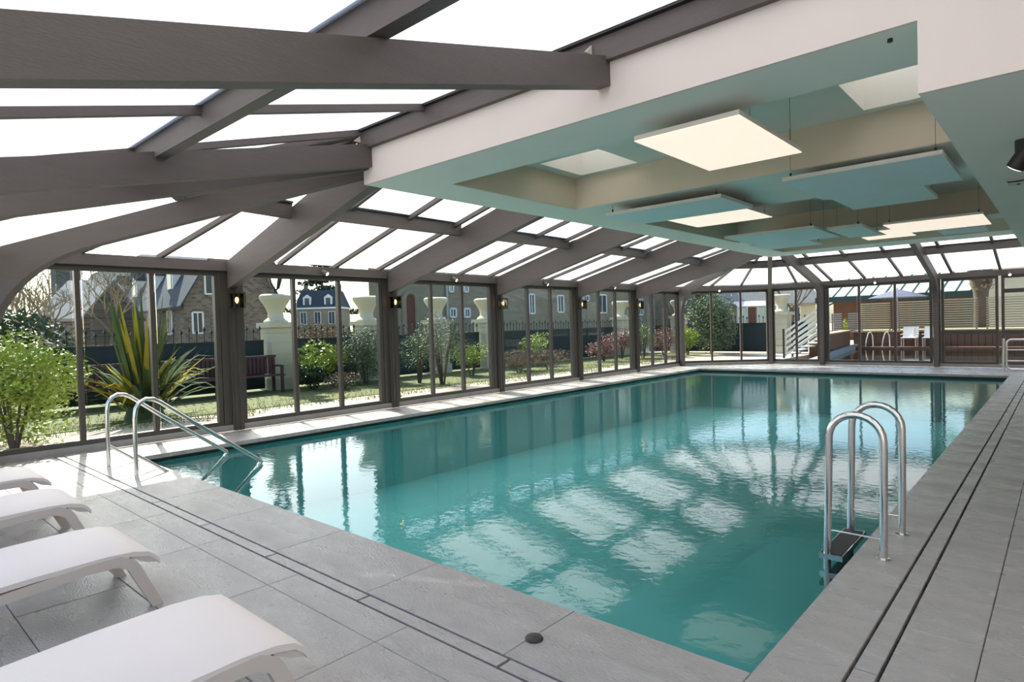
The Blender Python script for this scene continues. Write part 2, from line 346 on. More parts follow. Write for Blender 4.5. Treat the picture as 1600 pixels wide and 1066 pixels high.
# ------------------------------------------------------------------ glazed roof: panes, bars, rafters, purlins
roof = struct(empty('ceiling_glazed'))
def lerp(a, b, t): return Vector(a)+(Vector(b)-Vector(a))*t
def facet(h0, h1, t0, t1, cuts, split=.54):
    ts = [0]+list(cuts)+[1]
    for i in range(len(ts)-1):
        for (s0, s1) in ((0, split), (split, 1)):
            g = lambda t, s: lerp(lerp(h0, h1, t), lerp(t0, t1, t), s)
            q = [g(ts[i], s0), g(ts[i+1], s0), g(ts[i+1], s1), g(ts[i], s1)]
            if (q[2]-q[3]).length < .02: q = q[:3]
            n = (q[1]-q[0]).cross(q[2]-q[0]).normalized()
            if n.z < 0: q = q[::-1]; n = -n
            mb = MB(); k = len(q); up = [p+n*.016 for p in q]
            mb.add(q+up, [tuple(range(k))[::-1]], 0); mb.f.append(tuple(range(k, 2*k))); mb.mi.append(1)
            for j in range(k): mb.f.append((j, (j+1) % k, (j+1) % k+k, j+k)); mb.mi.append(1)
            mb.build('roof_pane', ('opal', 'clear'), roof, origin=sum(q, Vector())/k)
    for t in cuts:
        a = lerp(h0, h1, t); b = lerp(t0, t1, t); dz = Vector((0, 0, -.03)); MB().bar(a+dz, b+dz, .055, .06).build('glazing_bar', 'taupe', roof, origin=(a+b)/2)
def purlin(a, b, h=.18, m='taupe', wd=.09):
    pr = MB().bar(a, b, wd, h).build('purlin', m, roof, origin=(Vector(a)+Vector(b))/2)
    c = Vector((0, 0, h/2+.012)); MB().bar(Vector(a)+c, Vector(b)+c, wd+.07, .024).build('purlin_cap', 'black', pr, origin=(Vector(a)+Vector(b))/2)
ZG = 2.50
ZN = 3.51; cN = (XB0, YB0, ZN); cF = (XB0, YB1, ZT)
for i in range(1, 5):
    y0, y1 = POSTS[i], POSTS[i+1]; facet((XW, y0, ZG), (XW, y1, ZG), (XB0, y0 if i > 1 else YB0+.02, ZT if i > 1 else ZN), (XB0, y1, ZT), (.28, .62, .93))
facet((XW, POSTS[5], ZG), (XW, POSTS[6], ZG), (XB0, POSTS[5], ZT), cF, (.34, .67))
facet((XW, POSTS[6], ZG), (XH2, YF, ZG), cF, cF, (.36, .69)); facet((XH2, YF, ZG), (-5.36, YF, ZG), cF, (-5.36, YB1, ZT), (.52,))
facet((-5.36, YF, ZG), (-2.56, YF, ZG), (-5.36, YB1, ZT), (-2.56, YB1, ZT), (.09, .40, .72)); facet((-2.56, YF, ZG), (3, YF, ZG), (-2.56, YB1, ZT), (3, YB1, ZT), (.06, .24, .45, .65, .83))
facet((XW, POSTS[0], ZG), (XW, POSTS[1], ZG), cN, (XB0, YB0+.02, ZN), (.34, .67))
facet((XW, POSTS[0], ZG), (XH2, YN, ZG), cN, cN, (.36, .69)); facet((XH2, YN, ZG), (-5.4, YN, ZG), cN, (-5.4, YB0, ZN), (.5,))
facet((-5.4, YN, ZG), (-2.5, YN, ZG), (-5.4, YB0, ZN), (-2.5, YB0, ZN), (.33, .67)); facet((-2.5, YN, ZG), (3, YN, ZG), (-2.5, YB0, ZN), (3, YB0, ZN), (.18, .36, .54, .75))
# deep straight rafters over the left wall
for i, y in enumerate(POSTS[1:6]):
    xs = XB0+.0; poly = [(XW+.12, y-.06, 2.46), (xs, y-.06, 3.38), (xs, y-.06, 2.93), (-8.2, y-.06, 2.262), (-8.93, y-.06, 2.085), (XW+.12, y-.06, 2.07)]
    MB().prism(poly, (0, .12, 0)).build('rafter', 'taupe', roof, origin=(-7.3, y, 2.7))
# laminated arches (end walls and hips)
def arch(top, foot, zt1=3.34, zt0=2.42, dep=.24, th=.11, leg=.13, cur=.8, lz=1.6):
    T = Vector((*top, 0)); F = Vector((*foot, 0)); d = (F-T); L = d.length; d.normalize(); sd = Vector((-d.y, d.x, 0))
    P = lambda s, z: T+d*s+Vector((0, 0, z)); sl = (zt1-zt0)/L
    ztop = lambda s: zt1-sl*s
    pts = [(0, ztop(0)), (L-.4, ztop(L-.4)), (L-.2, ztop(L-.2)-.01), (L-.05, ztop(L)-.05), (L, ztop(L)-.12), (L, 0), (L-leg, 0), (L-leg, lz)]
    s1 = L-cur; z1 = ztop(s1)-dep; c = (L-leg, ztop(L)-dep-.03)
    for k in range(1, 11):
        t = k/10; pts.append(((1-t)**2*(L-leg)+2*t*(1-t)*c[0]+t*t*s1, (1-t)**2*lz+2*t*(1-t)*c[1]+t*t*z1))
    pts.append((0, ztop(0)-dep))
    MB().prism([P(s, z)-sd*th/2 for s, z in pts], sd*th).build('arched_rafter', 'taupe', roof, origin=T+d*L/2)
arch((XB0, YB1-.05), (XW+.1, POSTS[6]-.05)); arch((XB0+.02, YB1), (XH2+.03, YF-.08)); arch((-5.36, YB1), (-5.36, YF-.08)); arch((-2.56, YB1), (-2.56, YF-.08)); arch((.3, YB1), (.3, YF-.08))
arch((XB0, YB0+.05), (XW+.12, POSTS[0]-.06), zt0=2.36, zt1=3.27, cur=1.35, lz=1.0); arch((-5.46, YB0), (XH2-.1, YN+.1), zt1=3.32); arch((-5.4, YB0), (-5.4, YN), cur=.5, lz=1.7); arch((-2.5, YB0), (-2.5, YN), zt0=2.29, dep=.215, cur=.5, lz=1.7); arch((.4, YB0), (.4, YN))
# purlins halfway up the slopes
zp = 2.94
for i in range(1, 5): purlin((-7.12, POSTS[i]+.06, zp), (-7.12, POSTS[i+1]-.06, zp))
sN, sF = .46, .54
pl = lambda h, t, s: lerp(h, t, s)+Vector((0, 0, -.09))
def purl(h0, h1, t0, t1, s=.54): purlin(pl(h0, t0, s), pl(h1, t1, s))
purl((XW, POSTS[5], ZG), (XW, POSTS[6], ZG), (XB0, POSTS[5], ZT), cF); purl((XW, POSTS[6], ZG), (XH2, YF, ZG), cF, cF); purl((XH2, YF, ZG), (-5.36, YF, ZG), cF, (-5.36, YB1, ZT))
purl((-5.36, YF, ZG), (3, YF, ZG), (-5.36, YB1, ZT), (3, YB1, ZT)); purl((XW, POSTS[0], ZG), (XW, POSTS[1], ZG), cN, (XB0, YB0, ZT)); purl((XW, POSTS[0], ZG), (XH2, YN, ZG), cN, cN)
purl((XH2, YN, ZG), (-5.4, YN, ZG), cN, (-5.4, YB0, ZN), .49); purl((-5.4, YN, ZG), (-2.5, YN, ZG), (-5.4, YB0, ZN), (-2.5, YB0, ZN), .49); purl((-2.5, YN, ZG), (3, YN, ZG), (-2.5, YB0, ZN), (3, YB0, ZN), .49)
# steel angle brackets on the near rafters' ends
for x in (-2.5, -5.4):
    MB().prism([(x-.06, YB0-.02, 3.36), (x-.06, YB0-.16, 3.36), (x-.06, YB0-.02, 3.48)], (-.012, 0, 0)).build('bracket', 'white', roof, origin=(x-.06, YB0-.1, 3.4))

# ------------------------------------------------------------------ central ceiling box with coffers
REC = [(4.55, 6.80), (8.60, 12.25), (12.90, 14.95)]; RX0 = -4.88; RZ = 3.345; TZ = 3.55
WELLS = [(-4.72, -3.85, 5.83, 6.71), (-1.43, -.58, 5.76, 6.67)]
cb = MB(); cb.box((XB0, YB0, ZB), (RX0, YB1, TZ))
ys = [YB0]+[v for r in REC for v in r]+[YB1]
for k in range(0, len(ys), 2): cb.box((RX0, ys[k], ZB), (XB1, ys[k+1], TZ))
cb.box((RX0, REC[1][0], RZ), (XB1, REC[1][1], TZ)); cb.box((RX0, REC[2][0], RZ), (XB1, REC[2][1], TZ))
(a0, a1, b0, b1), (c0, c1, d0, d1) = WELLS; y0, y1 = REC[0]
cb.box((RX0, y0, RZ), (a0, y1, TZ)); cb.box((a0, y0, RZ), (a1, b0, TZ)); cb.box((a0, b1, RZ), (a1, y1, TZ)); cb.box((a1, y0, RZ), (c0, y1, TZ))
cb.box((c0, y0, RZ), (c1, d0, TZ)); cb.box((c0, d1, RZ), (c1, y1, TZ))
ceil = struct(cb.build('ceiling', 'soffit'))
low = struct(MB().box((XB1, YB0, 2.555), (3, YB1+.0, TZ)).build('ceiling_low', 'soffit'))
# plaster fascia (near face) as its own lining
fz = MB().box((XB0, YB0-.025, ZB), (XB1, YB0, 3.335)); fz.box((XB1, YB0-.025, 2.555), (3, YB0, 3.335)); fz.build('fascia', 'white', ceil)
MB().box((XB0-.02, YB0-.08, 3.29), (3, YB0, 3.46)).build('ridge_beam', 'taupe', ceil); MB().box((XB0-.02, YB0-.12, 3.462), (3, YB0-.0, 3.50)).build('ridge_flashing', 'black', ceil)
for (p, q) in REC:
    MB().box((RX0, p, ZB+.004), (RX0+.012, q, RZ)).build('recess_wall', 'beige', ceil); MB().box((RX0, q-.012, ZB+.004), (XB1, q, RZ)).build('recess_wall', 'beige', ceil)
    MB().box((RX0, p, ZB+.004), (XB1, p+.012, RZ)).build('recess_wall', 'beige', ceil)
for (x0, x1, y0, y1) in WELLS:
    mb = MB(); t = .015
    mb.box((x0, y0, RZ), (x0+t, y1, 3.95)); mb.box((x1-t, y0, RZ), (x1, y1, 3.95)); mb.box((x0, y0, RZ), (x1, y0+t, 3.95)); mb.box((x0, y1-t, RZ), (x1, y1, 3.95)); mb.build('skylight_well', 'well', ceil)
    MB().add([(x0, y0, 3.94), (x1, y0, 3.94), (x1, y1, 3.94), (x0, y1, 3.94)], [(0, 1, 2, 3)]).build('skylight_pane', 'opal', ceil)
sm = MB().lathe([(.0, .012), (.014, .012), (.014, .02), (.012, .03)], (-.72, 4.02, ZB-.03), 12).build('ceiling_sensor', 'black', origin=(-.72, 4.02, ZB)); tag(sm, 'tiny dark sensor on the soffit beside the ceiling step', 'sensor')

# hanging acoustic / light panels
def hpanel(rects, m, label, wires, z=2.80):
    cx = rects[0][0]; t = thing('ceiling_panel', label, 'panel', (rects[0][0], rects[0][2], z), 'suspended ceiling panels')
    f = MB(); s = MB()
    for (x0, x1, y0, y1) in rects:
        f.box((x0, y0, z), (x1, y1, z+.006)); s.box((x0, y0, z+.004), (x1, y1, z+.042))
    s.build('tray', 'panelside', t, origin=(rects[0][0], rects[0][2], z)); f.build('face', m, t, origin=(rects[0][0], rects[0][2], z))
    for (x, y) in wires:
        top = RZ if any(a+.02 < y < b-.02 for a, b in REC) and x > RX0 else ZB
        MB().tube([(x, y, z+.04), (x, y, top)], .002, 6).build('wire', 'wire', t, origin=(x, y, z)); MB().tube([(x, y, z+.04), (x, y, z+.085)], .011, 8).build('wire_grip', 'black', t, origin=(x, y, z))
hpanel([(-2.48, -1.66, 4.25, 5.60)], 'led', 'square warm glowing ceiling panel nearest the camera', [(-2.4, 5.5), (-1.72, 5.5), (-1.72, 4.6), (-2.4, 4.6)])
hpanel([(-2.16, -.80, 6.62, 8.06), (-2.07, -1.15, 8.06, 9.11)], 'panel', 'largest blue acoustic ceiling panel, L-shaped, by the low soffit', [(-2.1, 6.7), (-.86, 6.7), (-.86, 7.95), (-1.2, 9.0)])
hpanel([(-4.47, -2.92, 6.89, 7.86)], 'panel', 'blue acoustic ceiling panel above the pool beside the first glowing square', [(-4.4, 6.95), (-3.0, 6.95), (-3.0, 7.8)])
hpanel([(-4.10, -3.01, 7.87, 8.81)], 'led', 'warm glowing ceiling panel tucked behind a blue panel', [(-3.08, 7.95), (-3.08, 8.7)])
hpanel([(-4.37, -2.93, 10.42, 11.98), (-4.50, -3.46, 11.98, 12.88)], 'panel', 'far left blue acoustic ceiling panel with a stepped corner', [(-3.0, 10.5), (-3.0, 11.2), (-2.97, 11.9), (-3.5, 12.7)])
hpanel([(-2.86, -2.36, 10.85, 12.28)], 'panel', 'narrow blue acoustic ceiling panel between two larger ones', [(-2.42, 10.9), (-2.42, 12.2)])
hpanel([(-2.12, -.875, 11.09, 12.47), (-2.72, -1.97, 12.47, 13.0), (-2.31, -2.12, 11.75, 12.47)], 'led', 'farthest warm glowing ceiling panel with a stepped outline', [(-2.05, 11.2), (-.93, 11.2), (-.93, 12.3)])
hpanel([(-1.62, -.98, 12.6, 13.42)], 'panel', 'small pale blue ceiling panel behind the farthest glowing one', [(-1.55, 12.7), (-1.05, 12.7)])
# ceiling spot and emergency light on the low soffit
t = thing('ceiling_spotlight', 'black adjustable spotlight on the low soffit', 'spotlight', (-.2, 5.45, 2.555))
MB().lathe([(.055, -.07), (.055, 0)], (-.2, 5.45, 2.555), 16).build('base', 'black', t, True, (-.2, 5.45, 2.555))
d = Vector((-.5, .3, -.7)).normalized(); p0 = Vector((-.2, 5.45, 2.46)); MB().tube([p0-d*.05, p0+d*.10], .055, 16).build('barrel', 'black', t, True, p0); MB().tube([p0+d*.098, p0+d*.104], .047, 16).build('lens', 'spotface', t, False, p0)
t = thing('emergency_light', 'small grey emergency light fitting on the low soffit', 'light', (-.3, 6.93, 2.555))
MB().box((-.38, 6.88, 2.525), (-.12, 6.98, 2.555)).build('base', 'grey', t, origin=(-.3, 6.93, 2.555)); MB().box((-.37, 6.89, 2.50), (-.13, 6.97, 2.525)).build('cover', 'lantern_glass', t, origin=(-.3, 6.93, 2.555)); MB().tube([(-.3, 6.93, 2.5), (-.3, 6.93, 2.493)], .012, 10).build('indicator', 'black', t, origin=(-.3, 6.93, 2.555))

# ------------------------------------------------------------------ wall lanterns and header spots
def lantern(y, label):
    x = XW+.10; t = thing('wall_lantern', label, 'lantern', (x, y, 1.78), 'wall lanterns on the glass wall posts')
    o = (x, y, 1.78); e = .012; b = MB()
    MB().box((x, y-.06, 1.80), (x+.012, y+.06, 2.0)).build('back_plate', 'black', t, origin=o)
    x0, x1, y0, y1, z0, z1 = x+.03, x+.15, y-.075, y+.075, 1.79, 1.99
    for (a, c) in ((x0, y0), (x1, y0), (x0, y1), (x1, y1)): b.box((a-e/2, c-e/2, z0), (a+e/2, c+e/2, z1))
    b.box((x0-e, y0-e, z0-.012), (x1+e, y1+e, z0)); b.box((x0-e, y0-e, z1), (x1+e, y1+e, z1+.014)); b.box((x, y-.015, 1.97), (x0, y+.015, 1.99)); b.box((x, y-.015, 1.80), (x0, y+.015, 1.815))
    b.build('cage', 'black', t, origin=o)
    g = MB()
    for (p, q) in (((x0, y0+.006, z0), (x1, y0+.008, z1)), ((x0, y1-.008, z0), (x1, y1-.006, z1)), ((x1-.008, y0, z0), (x1-.006, y1, z1))): g.box(p, q)
    g.build('glass', 'lantern_glass', t, origin=o)
    MB().lathe([(.008, 0), (.022, .03), (.026, .055), (.018, .08), (.004, .09)], (x+.09, y, 1.85), 10).build('bulb', 'bulb', t, True, o); MB().lathe([(.016, 0), (.016, .05)], (x+.09, y, 1.80), 10).build('socket', 'black', t, origin=o)
    MB().tube([(x+.02, y+.09, 2.01), (x+.02, y+.16, 2.01), (x+.02, y+.16, 1.80), (x+.02, y+.09, 1.80)], .006, 6).build('bracket', 'black', t, origin=o)
for y, l in zip(POSTS[1:6], ['lit black cage lantern nearest the camera, on the post behind the handrail', 'lit black cage lantern on the second post, right of the round pier tops', 'lit black cage lantern on the middle post of the long glass wall', 'lit black cage lantern on the fourth post of the long glass wall', 'lit black cage lantern farthest along the glass wall near the corner']): lantern(y+.03, l)
def hspot(p, d, label):
    p = Vector(p); d = Vector(d).normalized(); t = thing('header_spotlight', label, 'spotlight', p, 'small spotlights on the header beam')
    MB().box(p+Vector((-.02, -.02, -.01)), p+Vector((.02, .02, .05))).build('bracket', 'taupe', t, origin=p); a = p+d*.02+Vector((0, 0, -.02))
    MB().tube([a-d*.05, a+d*.06], .035, 12).build('barrel', 'taupe', t, True, p); MB().tube([a+d*.058, a+d*.064], .029, 12).build('lens', 'spotface', t, False, p)
for y, l in zip((5.49, 8.35, 11.23, 14.1), ('small grey spotlight on the header above the first full window bay', 'small grey spotlight on the header above the olive shrub', 'small grey spotlight on the header above the brown grass mound', 'small grey spotlight on the header above the russet bushes')): hspot((XW+.13, y, 2.40), (.7, .35, -.5), l)
for x, l in zip((-3.98, -1.05), ('small spotlight on the far header between the two arches', 'small spotlight on the far header above the glazed door')): hspot((x, YF-.12, 2.38), (.2, -.7, -.5), l)
hspot((-8.1, 18.8, 2.38), (.5, -.6, -.5), 'small spotlight on the header of the angled corner window')

# ------------------------------------------------------------------ pool ladder, handrails, steps
def arc(c, r, a0, a1, n, ax1, ax2): return [Vector(c)+Vector(ax1)*r*math.cos(a0+(a1-a0)*k/n)+Vector(ax2)*r*math.sin(a0+(a1-a0)*k/n) for k in range(n+1)]
X_, Y_, Z_ = Vector((1, 0, 0)), Vector((0, 1, 0)), Vector((0, 0, 1))
t = thing('pool_ladder', 'polished steel pool ladder with two hooped rails at the right edge', 'ladder', (-.79, 4.29, 0))
for y in (4.02, 4.555):
    path = [(-.79, y, 0), (-.785, y, .3)]+arc((-.925, y, .68), .143, 0, PI, 12, X_, Z_)+[(-1.08, y, .2), (-1.095, y, -.25), (-1.09, y, -.75)]
    MB().tube(path, .0215, 12).build('rail', 'steel', t, True, (-.79, y, 0)); MB().tube([(-.787, y, .115), (-1.078, y, .115)], .006, 8).build('brace', 'steel', t, True, (-.79, y, 0))
    MB().lathe([(.04, 0), (.04, .006), (.024, .012)], (-.79, y, 0), 16).build('floor_flange', 'steel', t, True, (-.79, y, 0))
for z in (-.03, -.2, -.45, -.7):
    s = MB().box((-1.13, 4.0, z-.03), (-1.0, 4.575, z)).build('step', 'steel', t, origin=(-1.05, 4.29, z)); MB().box((-1.12, 4.02, z), (-1.01, 4.555, z+.004)).build('step_pad', 'dark', s, origin=(-1.05, 4.29, z))
for x, l in ((-7.84, 'polished steel entry handrail nearer the window wall'), (-6.94, 'polished steel entry handrail nearer the loungers')):
    t = thing('pool_handrail', l, 'handrail', (x, 2.055, 0), 'entry handrails')
    sl_ = Vector((0, 1, -.72)).normalized()
    path = [(x, 2.055, 0), (x, 2.056, .3), (x, 2.06, .6), (x, 2.075, .69), (x, 2.11, .745), (x, 2.17, .775), (x, 2.24, .765), (x, 2.30, .73), (x, 2.6, .49), (x, 3.33, -.06), (x, 3.34, -.075), (x, 3.33, -.09), (x, 3.0, -.40), (x, 3.0, -.9)]
    MB().tube(path, .0215, 12).build('rail', 'steel', t, True, (x, 2.055, 0)); MB().tube([(x, 2.06, .225), (x, 2.34, .0), (x, 2.46, -.10)], .017, 10).build('lower_rail', 'steel', t, True, (x, 2.055, 0))
    MB().lathe([(.055, 0), (.055, .006), (.03, .014)], (x, 2.055, 0), 16).build('floor_flange', 'steel', t, True, (x, 2.055, 0))
    for k in range(3): MB().lathe([(.008, .006), (.008, .014)], (x+.043*math.cos(2.1*k), 2.055+.043*math.sin(2.1*k), 0), 8).build('bolt', 'steel', t, origin=(x, 2.055, 0))
t = thing('pool_steps', 'white submerged entry steps between the two handrails', 'steps', (-7.4, 2.6, -.3))
for k in range(4): MB().box((-7.79, 2.30+.28*k, -.36-.2*k), (-6.99, 2.62+.28*k, -.30-.2*k)).build('tread', 'stepw', t, origin=(-7.4, 2.4+.28*k, -.3-.2*k))
t = thing('gate_rail', 'tubular steel guard rail by the far glazed door', 'rail', (-1.1, 18.62, 0))
MB().tube([(-1.11, 18.62, 0), (-1.11, 18.62, .78)], .028, 12).build('post', 'steel', t, True, (-1.1, 18.62, 0))
hp = lambda z0, z1: [(-.3, 18.6, z1)]+[(-.95, 18.6, z1)]+arc((-.95, 18.6, z1-.1), .1, PI/2, PI, 5, X_, Z_)+[(-1.05, 18.6, z0+.1)]+arc((-.95, 18.6, z0+.1), .1, PI, 1.5*PI, 5, X_, Z_)+[(-.3, 18.6, z0)]
MB().tube(hp(.045, .75), .022, 12).build('hoop', 'steel', t, True, (-1.1, 18.62, 0))
for z in (.25, .505): MB().tube([(-1.05, 18.6, z), (-.3, 18.6, z)], .014, 10).build('crossbar', 'steel', t, True, (-1.1, 18.62, 0))
t = MB().lathe([(.04, 0), (.042, .004), (.036, .012), (.012, .015)], (-1.78, 2.075, 0), 20).build('deck_cap', 'black', None, True, (-1.78, 2.075, 0)); tag(t, 'round dark plastic cap set in the deck near the pool corner', 'cap')

# ------------------------------------------------------------------ sun loungers (foot end towards the pool)
def lounger_proto():
    t = empty('sun_lounger', (0, 0, 0)); W = .32
    prof = [(.02, .245), (.0, .275), (-.03, .300), (-.10, .318), (-.22, .325), (-.5, .318), (-.8, .300), (-1.05, .295), (-1.2, .30), (-1.35, .37), (-1.75, .62), (-1.85, .66)]
    mb = MB(); n = len(prof)
    for (y, z) in prof:
        for x in (-W, -W+.02, W-.02, W): mb.v.append((x, y, z+(.0 if abs(x) < W else -.008)))
    th = .022
    for (y, z) in prof:
        for x in (-W, W): mb.v.append((x, y, z-th-.01))
    for i in range(n-1):
        a = i*4
        for j in range(3): mb.f.append((a+j, a+4+j, a+5+j, a+1+j)); mb.mi.append(0)
        b = n*4+i*2; mb.f += [(a, b, b+2, a+4), (a+3, a+7, b+3, b+1), (b, b+1, b+3, b+2)]; mb.mi += [0]*3
    mb.f += [(0, 1, 2, 3, n*4+1, n*4)]; mb.mi += [0]; e = (n-1)*4; mb.f += [(e+3, e+2, e+1, e, n*4+2*n-2, n*4+2*n-1)]; mb.mi += [0]
    mb.build('sling', 'wplastic', t, True)
    lip = MB().prism([(-W+.004, -.0, .262), (-W+.004, -.11, .303), (-W+.004, -.11, .280), (-W+.004, -.045, .240), (-W+.004, .005, .228)], (2*W-.008, 0, 0)); lip.build('end_lip', 'wframe', t)
    for sx in (-1, 1):
        x = sx*(W-.02)
        top = [(-.16, .302), (-.3, .30), (-.6, .272), (-.9, .225), (-1.2, .20), (-1.6, .20)]; r = []
        bot = [(y, z-.046) for k, (y, z) in enumerate(top)]
        poly = [(-.045, .0), (-.085, .22), (-.11, .275), (-.16, .302)]+top[1:]+bot[::-1][:-1]+[(-.19, .235), (-.145, .215), (-.115, .0)]
        # rail
        rp = [(x-.022, y, z) for (y, z) in [(-.10, .262), (-.12, .285), (-.16, .302)]+top[1:]+bot[::-1][:-1]+[(-.17, .25)]]
        MB().prism(rp, (.044, 0, 0)).build('side_rail', 'wframe', t)
        MB().prism([(x-.022, .03, 0), (x-.022, -.072, .235), (x-.022, -.10, .275), (x-.022, -.15, .292), (x-.022, -.17, .25), (x-.022, -.128, .225), (x-.022, -.022, 0)], (.044, 0, 0)).build('leg', 'wframe', t)
        MB().prism([(x-.022, -1.62, 0), (x-.022, -1.50, .21), (x-.022, -1.42, .21), (x-.022, -1.555, 0)], (.044, 0, 0)).build('leg', 'wframe', t)
    return t
lp = lounger_proto()
for k, (x, y, l) in enumerate([(-2.38, 1.12, 'white sun lounger nearest the camera at the bottom of the picture'), (-3.86, 1.12, 'white sun lounger, second from the camera'), (-5.25, 1.16, 'white sun lounger, third from the camera'), (-6.44, 1.18, 'white sun lounger farthest from the camera, nearest the window wall')]):
    o = lp if k == 0 else copy_tree(lp); o.location = (x, y, 0); tag(o, l, 'sun lounger', 'white sun loungers beside the pool')
#EXTERIOR
# ------------------------------------------------------------------ garden ground
gz = -.06
for nm, a, b, m in (('ground_garden', (-90, -40, gz-.4), (XW-.12, 160, gz), 'sand'), ('ground_corner', (XW-.12, YF+.1, gz-.4), (-6.0, 21.4, gz), 'asphalt'), ('ground_deckside', (XW-.12, 21.4, gz-.4), (-7.6, 160, gz), 'asphalt'), ('ground_terrace', (-6.0, YF+.1, gz-.4), (40, 21.4, gz), 'asphalt'),
                    ('ground_far', (-7.6, 33.0, gz-.4), (40, 160, gz), 'asphalt'), ('ground_right', (3.2, -40, gz-.4), (40, YF+.1, gz), 'asphalt'), ('ground_near', (XW-.12, -40, gz-.4), (3.2, -6, gz), 'asphalt')):
    struct(box(nm, a, b, m))
tag(struct(box('ground_lawn', (-24, -8, gz), (-11.7, 26.4, gz+.012), 'lawn')))
gb = MB()
for k in range(9000):
    x = -11.0-abs(R.gauss(0, 1))*1.1; y = R.uniform(.5, 22); x += .25*math.sin(y*1.7)+.15*math.sin(y*4.1); h = R.uniform(.03, .08); a = R.uniform(0, PI); dx, dy = .006*math.cos(a), .006*math.sin(a); lx, ly = R.uniform(-.03, .03), R.uniform(-.03, .03)
    gb.add([(x-dx, y-dy, gz), (x+dx, y+dy, gz), (x+lx, y+ly, gz+h)], [(0, 1, 2)])
tag(gb.build('grass', 'blade'), 'green grass blades of the garden lawn outside the windows', 'grass', kind='stuff')

# ------------------------------------------------------------------ fence, piers
def pier(x, y, label, lamp=False):
    t = thing('stone_pier', label, 'pier', (x, y, gz), 'cream garden piers'); o = (x, y, gz); h = .29
    b = MB().box((x-h-.04, y-h-.04, gz), (x+h+.04, y+h+.04, .25)); b.box((x-h, y-h, .25), (x+h, y+h, 1.55)); b.build('shaft', 'cream', t, origin=o)
    for z in (.55, .85, 1.15, 1.4): MB().box((x-h-.004, y-h-.004, z), (x+h+.004, y+h+.004, z+.012)).build('joint', 'sand', t, origin=o)
    MB().box((x-.36, y-.36, 1.55), (x+.36, y+.36, 1.68)).build('cap', 'cream', t, origin=o)
    MB().lathe([(.30, 1.68), (.30, 1.72), (.2, 1.80), (.19, 1.92), (.25, 2.08), (.36, 2.25), (.39, 2.32), (.39, 2.37), (.33, 2.41), (.0, 2.42)], (x, y, 0), 24).build('urn', 'cream', t, True, o)
PY = [7.9, 10.7, 13.4, 15.7, 24.6]
for y, l in zip(PY, ['cream stone pier with flared urn top, carrying the street lantern', 'cream stone pier with urn top beside the round conifer', 'cream stone pier with urn top behind the olive shrub', 'cream stone pier with urn top, fourth along the fence', 'cream stone pier with urn top, last before the garden corner']): pier(-15.3, y, l)
pier(-13.6, 27.0, 'cream stone pier with urn top left of the round evergreen'); pier(-8.89, 26.9, 'cream stone pier with urn top beside the outdoor stairs')
def fence(a, b, label):
    A = Vector((*a, 0)); B = Vector((*b, 0)); t = thing('garden_fence', label, 'fence', (A.x, A.y, gz), 'dark screened garden fences'); o = (A.x, A.y, gz)
    L = (B-A).length; d = (B-A)/L
    MB().bar(A+Vector((0, 0, .62)), B+Vector((0, 0, .62)), .02, 1.24).build('screen', 'fence', t, origin=o)
    for z in (.1, 1.22): MB().bar(A+Vector((0, 0, z)), B+Vector((0, 0, z)), .05, .05).build('rail', 'iron', t, origin=o)
    sp = MB(); n = int(L/.17)
    for k in range(n):
        q = A+d*((k+.5)*L/n); h = 1.46+(.06 if k % 2 else 0)
        sp.bar(q+Vector((0, 0, 1.2)), q+Vector((0, 0, h)), .018, .018)
        sp.add([q+Vector((-.03, -.03, h)), q+Vector((.03, -.03, h)), q+Vector((.03, .03, h)), q+Vector((-.03, .03, h)), q+Vector((0, 0, h+.09)), q+Vector((0, 0, h-.04))], [(0, 1, 4), (1, 2, 4), (2, 3, 4), (3, 0, 4), (1, 0, 5), (2, 1, 5), (3, 2, 5), (0, 3, 5)])
    tag(sp.build('spear_row', 'iron', t, origin=o), kind='stuff')
yy = [-8, 2.4]+PY+[27]
for k in range(len(yy)-1): fence((-15.3, yy[k]+.36), (-15.3, yy[k+1]-.36), ['dark screened fence behind the yellow bush', 'dark screened fence with spear tops behind the flax plant', 'dark screened fence between the two nearest urn piers', 'dark screened fence behind the round conifer', 'dark screened fence behind the olive shrub', 'dark screened fence behind the brown grass mound', 'dark screened fence at the far garden corner'][k])
fence((-15.2, 27), (-13.97, 27), 'short dark screened fence at the garden corner'); fence((-13.23, 27), (-9.26, 27), 'dark screened fence behind the round evergreen'); fence((-8.52, 27), (-7.9, 27), 'short dark screened fence behind the outdoor stairs')
# street lantern on the first pier
x, y = -15.3, 7.9; t = thing('street_lantern', 'glazed street lantern on top of the nearest visible pier', 'lantern', (x, y, 2.42)); o = (x, y, 2.42)
MB().lathe([(.05, 0), (.03, .05), (.09, .12), (.1, .13)], (x, y, 2.42), 8).build('base', 'iron', t, origin=o)
def frustum(r0, r1, z0, z1, n=6): return [(x+r0*math.cos(k*2*PI/n), y+r0*math.sin(k*2*PI/n), z0) for k in range(n)], [(x+r1*math.cos(k*2*PI/n), y+r1*math.sin(k*2*PI/n), z1) for k in range(n)]
lo, hi = frustum(.11, .23, 2.55, 2.95)
for k in range(6):
    MB().bar(lo[k], hi[k], .015, .015).build('bar', 'iron', t, origin=o); MB().add([lo[k], lo[(k+1) % 6], hi[(k+1) % 6], hi[k]], [(0, 1, 2, 3)]).build('pane', 'lantern_glass', t, origin=o)
MB().lathe([(.26, 2.95), (.25, 2.98), (.12, 3.12), (.05, 3.2), (.02, 3.28)], (x, y, 0), 6).build('cap', 'iron', t, origin=o)

